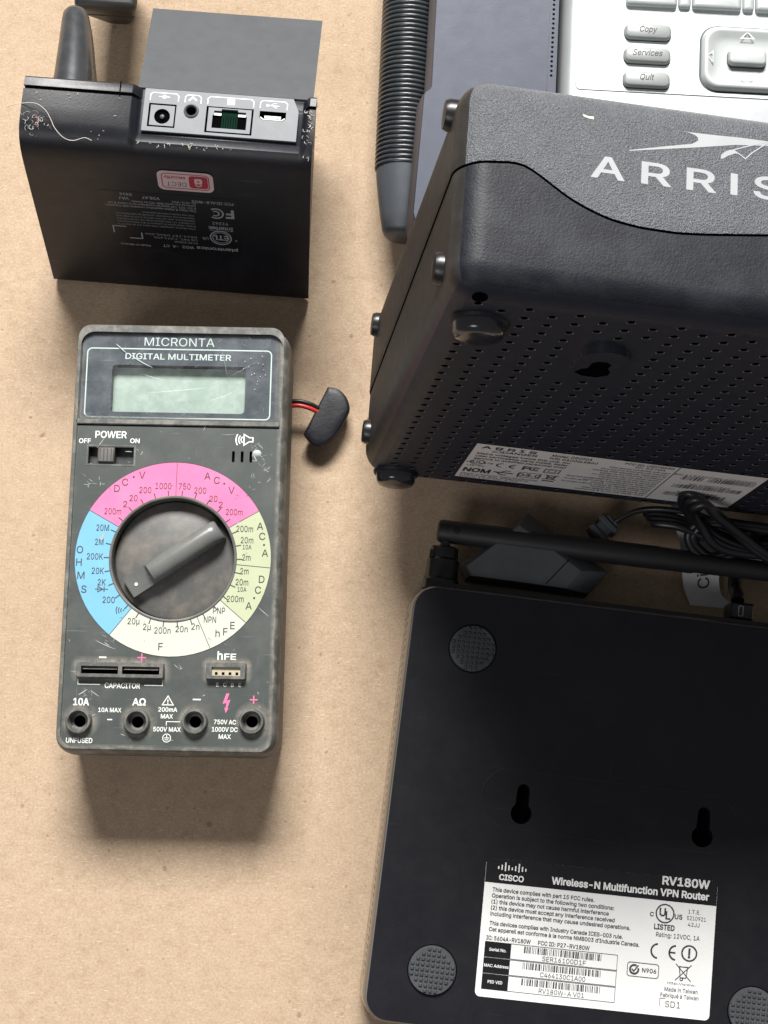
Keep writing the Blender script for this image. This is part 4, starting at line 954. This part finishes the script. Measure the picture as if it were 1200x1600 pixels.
# ================================================================== headset charging base, underside to the camera
def headset_base():
    t = thing('headset_base', 'black headset charging base tipped forward with its ports facing up', 'headset base', (-.0725, .198, 0), -4.6)
    S = [(0, -20.9, 4.0)]
    # section from the table edge up the underside, round the bend, along the top band to the lip
    full = [(-19.5, 1.5), (-20.9, 3.4), (-20.8, 4.6), (-14.0, 24.2), (-7.0, 44.5), (-2.0, 58.8), (.2, 64.6), (2.0, 68.3), (4.2, 71.0), (7.0, 72.6), (10.0, 73.2), (15.0, 73.4), (20.3, 73.3)]
    lip = [(20.3, 71.6), (21.4, 71.6), (21.4, 73.6), (24.2, 73.3), (25.0, 72.4), (25.0, 66.0), (12, 40), (-5, 6), (-14, 1.5)]
    recs = [(-19.5, 1.5), (-20.9, 3.4), (-20.8, 4.6), (-14.0, 24.2), (-7.0, 44.5), (-2.0, 58.8), (.2, 64.6), (2.0, 68.3), (4.0, 70.7), (5.8, 71.4), (7.2, 70.9), (9.2, 69.2), (20.3, 69.2)]
    recl = [(20.4, 69.2), (21.4, 69.2), (21.5, 69.2), (24.2, 69.2), (25.0, 69.0), (25.0, 66.0), (12, 40), (-5, 6), (-14, 1.5)]
    A, B_ = full + lip, recs + recl
    lean = lambda u, w: u + (w - 4) * .030 * (1 if u > 0 else -.02)      # right edge widens towards the top
    def sect(u, k):  # k: 0 full height, 1 recessed
        return [(lean(u, a[1]) - (6.5 if u > 0 and a[0] < 20 and i_ > len(full) + 5 else 0), a[0] + (b_[0] - a[0]) * k, a[1] + (b_[1] - a[1]) * k) for i_, (a, b_) in enumerate(zip(A, B_))]
    mb = MB()
    st = [(-46.2, 0), (-46.0, 0), (-11.0, 0), (-10.3, .12), (-9.4, .5), (-8.7, .88), (-8.0, 1), (42.4, 1), (43.0, .88), (43.7, .5), (44.4, .12), (44.9, 0), (46.9, 0)]
    loops = [sect(u, k) for u, k in st]
    loft(mb, [l for l in loops], 'base_black')
    # seam of the right-hand corner piece and the step in the lip
    quad(mb, -15.0, 20.2, -14.6, 25.0, 73.75, 'black_hole')
    body = mb.build('housing', t, 40)
    u_ = MB()
    sl = (0, .32652, .94519); v0, w0 = -20.9, 4.0
    tfu = lambda x, y, h: (x, v0 + y * sl[1] - h * sl[2] - 0.02, w0 + y * sl[2] + h * sl[1])
    # flat black label with grey print, read upside down
    h1 = .12
    poly(u_, rr(46, 29.5, .8, 4, .7, 36.6), h1, 'label_black', tfu)
    z = h1 + .07
    ox, oy = .7, 36.6
    T = lambda s, x, y, h, **k: text(u_, s, x, y, h, 'base_print', z, tfu, rot=180, **k)
    T('plantronics', 22.6, 24.4, 1.5, al='L', w=14.5, bold=.035); T('WO2  -A  CT', 7.2, 24.2, 1.3, al='L', bold=.02)
    line(u_, circ(3.6, 28, 17.0, 30.8), .45, z, 'base_print', tfu, closed=True); line(u_, circ(2.8, 28, 17.0, 30.8), .3, z, 'base_print', tfu, closed=True); T('ETL', 17.0, 30.8, 2.3, bold=.05)
    T('c', 22.2, 29.6, 1.2); T('US', 11.6, 29.9, 1.2); T('Intertek', 17.3, 35.8, 1.7, w=8.6, bold=.03); line(u_, [(13.2, 34.6), (21.4, 34.6)], .15, z, 'base_print', tfu); T('91242', 17.3, 38.4, 1.4, w=5.4, bold=.01)
    T('F', 20.9, 43.6, 4.0, bold=.06)
    line(u_, [(16.2 - 2.4 * math.cos(R(a)), 43.6 + 2.4 * math.sin(R(a))) for a in range(50, 311, 13)], .6, z, 'base_print', tfu); line(u_, [(16.0 - 1.2 * math.cos(R(a)), 43.6 + 1.2 * math.sin(R(a))) for a in range(50, 311, 20)], .55, z, 'base_print', tfu)
    T('FCC ID:AL8-WO2', 22.4, 48.9, 1.25, al='L', w=14, bold=.025); T('VAJ', -14.6, 47.9, 1.25, bold=.03); T('V28.47', -5.4, 49.0, 1.25, bold=.03); T('0416', -13.8, 50.0, 1.2, bold=.03)
    for i, s in enumerate(('This Class B digital apparatus complies with Canadian', 'ICES-003. Cet appareil numérique de la classe B est', 'conforme à la norme NMB-003 du Canada.', 'IC: 457A-WO2')): T(s, 9.6, 43.9 + 1.35 * i, .95, al='L', w=(31, 30, 22, 8)[i], bold=.01)
    for i, s in enumerate(('This device complies with part 15 of the FCC', 'Rules. Operation is subject to the following two', 'conditions: (1) this device may not cause harmful', 'interference, and (2) this device must accept any', 'interference received, including interference', 'that may cause undesired operation.')): T(s, 8.6, 34.4 + 1.4 * i, .8, al='L', w=27.0 if i < 5 else 18, bold=-.005)
    for i, s in enumerate(('9V DC 500mA', 'US PAT. 7,072,690', 'D541,787 D540,304')): T(s, 8.6, 26.8 + 1.6 * i, .95, al='L', w=(8, 15, 18)[i], bold=.0)
    T('Made in Mexico', -13.4, 23.5, 1.0, w=10.5, bold=.01)
    line(u_, [(-20.2, 33.4), (-20.2, 29.6)], .45, z, 'base_print', tfu); line(u_, [(-19.9, 33.2), (-15.6, 33.2)], .45, z + .03, 'base_print', tfu); line(u_, [(-10.6, 27.0), (-10.6, 30.4)], .45, z, 'base_print', tfu); line(u_, [(-10.9, 27.2), (-15.0, 27.2)], .45, z + .03, 'base_print', tfu)
    u_.build('underside_label', body)
    s_ = MB(); poly(s_, rr(18.6, 9.4, 2.2, 6, 7.1, 58.6), h1 + .06, 'sticker_pink', tfu)
    z = h1 + .12
    line(s_, rr(15.6, 7.0, 1.3, 5, 7.1, 58.6), .3, z, 'sticker_red', tfu, closed=True); poly(s_, rr(6.2, 5.8, 1, 4, 11.4, 58.6), z, 'sticker_red', tfu)
    text(s_, 'DECT', 4.0, 57.1, 2.0, 'port_dark', z, tfu, w=6.6, bold=-.01, rot=180); text(s_, 'security', 3.6, 60.2, 1.4, 'sticker_red', z, tfu, w=7.2, bold=.02, rot=180)
    poly(s_, rr(2.6, 2.6, .6, 3, 11.4, 59.2), z + .05, 'sticker_pink', tfu); line(s_, [(11.4 + 1.0 * math.cos(R(a)), 57.8 + 1.0 * math.sin(R(a))) for a in range(180, 361, 30)], .45, z + .05, 'sticker_pink', tfu); poly(s_, circ(.4, 10, 11.4, 59.1), z + .09, 'sticker_red', tfu)
    s_.build('security_sticker', body)
    # port panel
    p = MB(); zp = 70.2
    dc = rect(-5.6, 11.8, 3.4, 19.9); au = circ(1.9, 20, 8.3, 18.2); rj = rect(13.2, 11.2, 28.6, 20.3); us = [(30.6, 17.7), (31.6, 16.9), (38.2, 16.9), (39.2, 17.7), (39.2, 20.0), (30.6, 20.0)]
    ow = [(-7.3, 10.3), (43.2, 10.3), (43.2, 20.6), (41.2, 24.9), (-7.3, 24.9)]
    plate(p, ow, [dc, au, rj, us], zp, 'port_grey'); loft(p, [[(x, y, 69) for x, y in ow], [(x, y, zp) for x, y in ow]], 'port_grey', False, False)
    for l in (dc, au, rj, us): pit(p, l, zp, 1.0, 'black_hole', 'black_hole')
    for x0, x1 in ((-5.4, 3.8), (6.0, 11.2), (13.4, 28.4), (30.6, 39.4)):
        line(p, [(x0, 20.9), (x0, 22.9), (x0 + .8, 23.6), (x1 - .8, 23.6), (x1, 22.9), (x1, 20.9)], .28, zp + .05, 'label_white')
    z = zp + .06
    line(p, [(-2.6, 22.3), (1.0, 22.3)], .25, z, 'label_white'); poly(p, circ(.7, 12, -.8, 22.3), z + .03, 'label_white'); line(p, [(7.2, 21.6), (8.4, 22.9), (9.8, 21.8)], .5, z, 'label_white')
    poly(p, rect(19.8, 21.2, 22.2, 23.2), z, 'label_white'); line(p, [(32.8, 22.0), (36.8, 22.0)], .25, z, 'label_white'); poly(p, circ(.5, 10, 33.0, 22.0), z + .03, 'label_white'); line(p, [(34.0, 22.0), (35.0, 22.8), (36, 22.8)], .22, z + .03, 'label_white'); line(p, [(34.6, 22.0), (35.4, 21.3), (36.2, 21.3)], .22, z + .05, 'label_white')
    pp = p.build('port_panel', t, 30)
    q = MB(); plate(q, rect(-5.0, 12.4, 2.9, 19.4), [circ(2.6, 24, -1.0, 15.6)], zp - .15, 'port_grey'); pit(q, circ(2.6, 24, -1.0, 15.6), zp - .15, .8, 'port_dark', 'black_hole'); lathe(q, [(.75, zp - .9), (.75, zp - .3), (.5, zp - .2), (.01, zp - .2)], 'port_dark', 12, tf=lambda x, y, z: (x - 1.0, y + 15.6, z)); q.build('power_jack', pp)
    q = MB(); lathe(q, [(2.5, zp + .02), (2.4, zp + .3), (2.0, zp + .35), (1.6, zp + .1), (1.5, zp - .7)], 'port_dark', 22, tf=lambda x, y, z: (x + 8.3, y + 18.2, z)); q.build('audio_jack', pp)
    q = MB()
    rjo = rect(13.9, 11.7, 28.0, 19.9); rji = [(15.4, 12.9), (26.6, 12.9), (26.6, 17.4), (26.2, 17.4), (26.2, 18.9), (23.6, 18.9), (23.6, 19.6), (18.2, 19.6), (18.2, 18.9), (15.8, 18.9), (15.8, 17.4), (15.4, 17.4)]
    plate(q, rjo, [rji], zp + .05, 'port_grey'); pit(q, rji, zp + .05, .9, 'port_grey', 'pcb_green')
    quad(q, 15.4, 13.0, 18.3, 18.8, zp - .7, 'black_hole'); quad(q, 23.6, 13.0, 26.6, 18.8, zp - .7, 'black_hole'); quad(q, 15.9, 17.4, 18.2, 18.2, zp - .2, 'label_white'); quad(q, 23.7, 17.4, 26.1, 18.2, zp - .2, 'label_white')
    for i in range(6): line(q, [(19.0 + i * .8, 13.2), (19.0 + i * .8, 17.5)], .18, zp - .78, 'black_hole')
    q.build('network_jack', pp)
    q = MB(); line(q, [(30.9, 17.9), (31.8, 17.2), (38.0, 17.2), (38.9, 17.9)], .35, zp + .03, 'steel'); quad(q, 32.2, 17.7, 37.6, 18.6, zp - .3, 'steel'); q.build('usb_jack', pp)
    # tall rear slab, sloping away from the camera
    s = MB()
    a = (25.3, 69.6); b_ = (65.5, 46.8); dv = Vector((b_[0] - a[0], b_[1] - a[1])).normalized(); nv = Vector((-dv.y, dv.x)); nv = nv if nv.y < 0 else -nv
    uL0, uR0, uL1, uR1 = -9.8, 47.6, -12.6, 46.2
    def pt(e, u, dpt): base = a if e == 0 else b_; return (u, base[0] + nv.x * dpt, base[1] + nv.y * dpt)
    def ring_(e, uL, uR, ins=0): return [pt(e, uL + ins, .0 + ins), pt(e, uR - ins, ins), pt(e, uR - ins - 6, 44), pt(e, uL + ins, 44)]
    dvv = lambda l, k: [(x, y + dv.x * k, z + dv.y * k) for x, y, z in l]
    L = [ring_(0, uL0, uR0), dvv(ring_(1, uL1, uR1), -.5), dvv(ring_(1, uL1, uR1, .45), 0)]
    loft(s, L, 'base_slab'); s.build('screen_slab', t, 30)
    # cradle post
    p = MB(); loops = []
    for u, v, wz, rw, dp in ((-32.8, 22.5, 62.6, 7.0, 16), (-33.8, 33, 59.7, 6.5, 15.5), (-35.3, 44, 56.4, 5.7, 15), (-36.9, 54.0, 53.4, 4.9, 14), (-37.4, 57, 52.4, 4.5, 13), (-37.6, 58.6, 51.6, 3.8, 12), (-37.7, 59.4, 50.8, 2.6, 10)):
        q = [(rw * math.cos(R(180 * i / 20)), rw * math.sin(R(180 * i / 20))) for i in range(21)] + [(-rw, -dp * .5), (-rw * .9, -dp), (rw * .9, -dp), (rw, -dp * .5)]
        loops.append([(u + x, v + y * .31, wz + y * .95) for x, y in q])
    loft(p, loops, 'base_post'); p.build('cradle_post', t, 50)
    return t
headset_base()

# ================================================================== black case cut off by the top edge
def black_case():
    t = thing('plastic_case', 'plain black plastic case cut off by the edge above the headset base', 'plastic case', (-.0995, .289, 0), -4)
    b = MB(); rbox(b, 22.6, 30, 2.6, [(9.0, 0), (8, 1.2), (2.2, 18), (2.4, 18.3), (2.4, 18.7), (2.1, 19), (0, 26.5), (.6, 28.2), (2, 29)], 'case_black', 0, 0, n=5); b.build('shell', t, 40)
    return t
black_case()

# ================================================================== power adapter, cord, tag
def power_adapter():
    t = thing('power_adapter', 'black power adapter lying between the modem and the router', 'power adapter', (.0525, .0775, 0), -36)
    # outline: square corner towards the modem, cut corners towards the router
    w = [(50.2, 92.6), (26.4, 74.5), (28.4, 69.8), (47.0, 67.4), (70.6, 64.0), (77.6, 71.8)]
    c, s = math.cos(R(36)), math.sin(R(36))
    loc = [((x - 52.5) * c - (y - 77.5) * s, (x - 52.5) * s + (y - 77.5) * c) for x, y in w]
    cx = sum(p[0] for p in loc) / 6; cy = sum(p[1] for p in loc) / 6
    def sh(k, z, m_=0.):
        kx, ky = -m_ * math.sin(R(36)), -m_ * math.cos(R(36))
        return [(cx + (x - cx) * k + kx, cy + (y - cy) * k + ky, z) for x, y in loc]
    b = MB(); loft(b, [sh(.94, 0), sh(1, 1.2), sh(1, 10), sh(.985, 10.2), sh(.985, 10.6), sh(1, 10.8), sh(.985, 13.5), sh(.80, 20.8, 3.4), sh(.75, 21.6, 3.9)], 'brick_black'); b.build('case', t, 30)
    e = MB(); line(e, [((63.2 - 52.5) * c - (75.0 - 77.5) * s, (63.2 - 52.5) * s + (75.0 - 77.5) * c), ((55.0 - 52.5) * c - (66.6 - 77.5) * s, (55.0 - 52.5) * s + (66.6 - 77.5) * c)], .35, 21.66, 'black_hole'); e.build('seam', t)
    return t
power_adapter()
def cord():
    t = thing('cable_bundle', 'black power cord bundled in loops in front of the modem label', 'power cord', (.10, .085, 0))
    O = (100, 85); P = lambda *q: [(x - O[0], y - O[1], z) for x, y, z in q]
    b = MB()
    tube(b, P((78, 87.8, 12), (82, 90.3, 15), (87, 92.2, 19), (93, 92.4, 22), (100, 91.6, 23), (108, 90, 23), (118, 85, 22), (127, 79, 21), (142, 74, 16)), 1.0, 'cord_black', 10, smooth=6)
    # doubled fold reaching up over the label
    for k, (o1, o2) in enumerate(((0, 0), (1.9, -1.6), (3.6, -.4))):
        tube(b, P((144, 70 + o2, 22 + k), (130, 76 + o2, 25 + k), (120, 82 + o2 * .6, 29 + k), (110, 89.2 - o1 * .5, 36 + k), (102.5 + o1, 93.6 - o1 * .9, 41 + k * .4), (99.6 + o1 * .8, 94.2 - o1 * 1.3, 40), (99.4 + o1, 92.0 - o1, 36), (103 + o1, 88.6 - o1, 31), (112, 82.6 - o1, 27), (122, 78.6 - o1 * .6, 25), (142, 72 + o1, 24)), 1.55, 'cord_black', 10, smooth=6)
    for k in range(3):
        tube(b, P((90.5 + k * 1.2, 91.6 - k * 1.9, 17 + k), (93.0, 90.9 - k * 1.8, 20 + k), (100, 89.2 - k * 1.6, 22 + k), (108, 86 - k * 1.4, 23), (118, 82 - k, 23), (130, 79 - k, 22), (144, 76 - k, 20)), 1.5, 'cord_black', 10, smooth=6)
    for k in range(2):
        tube(b, P((142, 84 - k, 24), (124, 86 - k, 26), (112, 87.5 - k, 26), (105.4 + k * 1.5, 86 - k, 24), (103.8 + k * 1.6, 82.2, 22), (106.5 + k * 1.3, 77.8 + k * 1.2, 20), (112, 74.9 + k * 1.6, 19), (118.5, 76.6 + k * 1.2, 20), (128, 80, 22), (144, 82, 22)), 1.5, 'cord_black', 10, smooth=6)
    b.build('cable', t, 60)
    w = MB(); tube(w, P((121.0, 61.5, 17), (121.4, 63.5, 15.5), (122.0, 67, 9.5), (123, 72, 7.5), (125, 79, 10), (129.5, 84, 15), (142, 88, 19)), 2.3, 'cord_black', 14, smooth=6); w.build('thick_lead', t, 60)
    # ribbed strain relief and plug body at the left end
    p = MB(); ax = Vector((.72, .66, .18)).normalized()
    def blk(cx, cy, cz, L, w_, h_):
        q = Matrix(((ax.x, -ax.y, 0), (ax.y, ax.x, 0), (0, 0, 1))); rbox(p, L, w_, .7, [(.3, -h_ / 2), (0, -h_ / 2 + .5), (0, h_ / 2 - .5), (.5, h_ / 2)], 'brick_black', n=3, tf=lambda x, y, z: tuple(q @ Vector((x, y, z)) + Vector((cx - O[0], cy - O[1], cz))))
    blk(76.6, 87.2, 10.5, 9, 6, 8); blk(74.6, 85.0, 10.5, 2.2, 8.6, 10); blk(77.9, 88.4, 10.5, 2.2, 8.4, 10)
    for i in range(3): blk(71.6 - i * 1.7, 82.5 - i * 1.5, 10, 1.1, 5.0 - i * .5, 5.0 - i * .5)
    p.build('strain_relief', t, 35)
    return t
cord()
def tag_strip():
    t = thing('paper_tag', 'white paper tag with handwritten name, lying under the cord and antenna', 'paper tag', (.110, .078, 0))
    # ribbon running towards the router, curling down to the board
    sp = [(98.2, 112.5, 97.2, 20.), (100.2, 113.6, 91, 14.), (102.6, 115.6, 85, 9.5), (104.0, 116.6, 79, 7.5), (104.4, 117.2, 73, 6.4), (104.9, 117.6, 69, 4.5), (106.0, 118.8, 65.6, 2.4), (108.0, 124.5, 61.0, .6)]
    sp = [(a + (b_ - a) * 0, b_, y, z) for a, b_, y, z in sp]
    P = catmull([((a + b_) / 2 - 110, y - 78, z) for a, b_, y, z in sp], 4); Wd = [h for i in range(len(sp) - 1) for h in [((sp[i][1] - sp[i][0]) + ((sp[i + 1][1] - sp[i + 1][0]) - (sp[i][1] - sp[i][0])) * k / 4) for k in range(4)]] + [sp[-1][1] - sp[-1][0]]
    m = MB(); vs = []; n = 7
    for th in (0, -.25):
        for p, w in zip(P, Wd):
            for j in range(n):
                u = j / (n - 1) - .5; vs.append((p.x + u * w, p.y - u * 1.4, p.z + th + .5 * (u * 2) ** 2))
    K = len(P); fs = [[i * n + j, (i + 1) * n + j, (i + 1) * n + j + 1, i * n + j + 1] for i in range(K - 1) for j in range(n - 1)]
    o = K * n; fs += [[o + a for a in f][::-1] for f in fs]
    bd = [i * n for i in range(K)] + [(K - 1) * n + j for j in range(1, n)] + [i * n + n - 1 for i in range(K - 2, -1, -1)] + [j for j in range(n - 2, 0, -1)]
    fs += [[bd[i], bd[(i + 1) % len(bd)], o + bd[(i + 1) % len(bd)], o + bd[i]] for i in range(len(bd))]
    m.add(vs, fs, 'paper_white'); m.build('strip', t, 50)
    def surf(x, y): # height of the ribbon under a point
        for a, b_ in zip(P, P[1:]):
            if b_.y <= y <= a.y:
                k = (a.y - y) / (a.y - b_.y); return a.z + (b_.z - a.z) * k + .6
        return P[-1].z + .6
    w = MB(); tf = lambda x, y, h: (x, y, surf(x, y) + h + .15)
    text(w, 'Ci', 1.9, -8.4, 4.0, 'label_ink', 0, tf, rot=97, bold=.0); text(w, 's', -.2, 6.2, 4.4, 'label_ink', 0, tf, rot=97, bold=.02); text(w, 'co', -1.5, 14, 4.0, 'label_ink', 0, tf, rot=97, bold=0)
    w.build('handwriting', t)
    return t
tag_strip()

# ================================================================== thread and lint on the headset base
def lint():
    b = MB(); O = (-110, 214)
    pts = [(-122.8, 216.5, 71), (-118, 216.6, 73.2), (-112.5, 215.8, 75.2), (-109.2, 213.6, 75.0), (-107.4, 210.6, 74.6), (-106.0, 207.6, 74.4), (-103.2, 204.6, 73.9), (-100.2, 203.9, 73.2), (-96.5, 204.6, 73.8), (-94.2, 203.8, 73.5)]
    tube(b, pts, .11, 'lint_pale', 6, smooth=6)
    o = b.build('thread'); tag(o, 'pale loose thread curling over the left corner of the headset base', 'thread')
    rng = random.Random(11); b = MB()
    def bit(x, y, z, m, r_): 
        a = rng.uniform(0, 6.28); b_ = rng.uniform(-1.2, 1.2); tube(b, [(x, y, z), (x + r_ * math.cos(a), y + r_ * math.sin(a), z + rng.uniform(-.05, .25)), (x + 1.8 * r_ * math.cos(a + b_), y + 1.8 * r_ * math.sin(a + b_), z), (x + 2.3 * r_ * math.cos(a + 1.6 * b_), y + 2.3 * r_ * math.sin(a + 1.6 * b_), z)], rng.uniform(.035, .10), m, 5, smooth=3)
    c_, s_ = math.cos(R(-4.6)), math.sin(R(-4.6))
    def at(u, v, w, m, r_): bit(-72.5 + u * c_ - v * s_, 198 + u * s_ + v * c_, w, m, r_)
    for _ in range(34): at(rng.gauss(-41, 2.2), rng.gauss(9.5, 2.6), 73.3, rng.choice(('lint_pale', 'lint_pale', 'base_print', 'lint_pale', 'lint_red', 'lint_green')), rng.uniform(.3, 1.0))
    for _ in range(46): v = rng.uniform(4, 20); at(rng.gauss(47.3, .7), v, 73.5 if v > 8 else 71.4, 'lint_pale', rng.uniform(.15, .5))
    for _ in range(24): at(rng.gauss(8, 13), rng.gauss(5.2, .5), 71.7, 'lint_pale', rng.uniform(.12, .5))
    for _ in range(16): at(rng.uniform(-44, -12), rng.uniform(6, 20), 73.5, 'lint_pale', rng.uniform(.1, .35))
    o = b.build('lint'); tag(o, 'fluff and crumbs stuck to the headset base', 'lint', 'stuff')
lint()
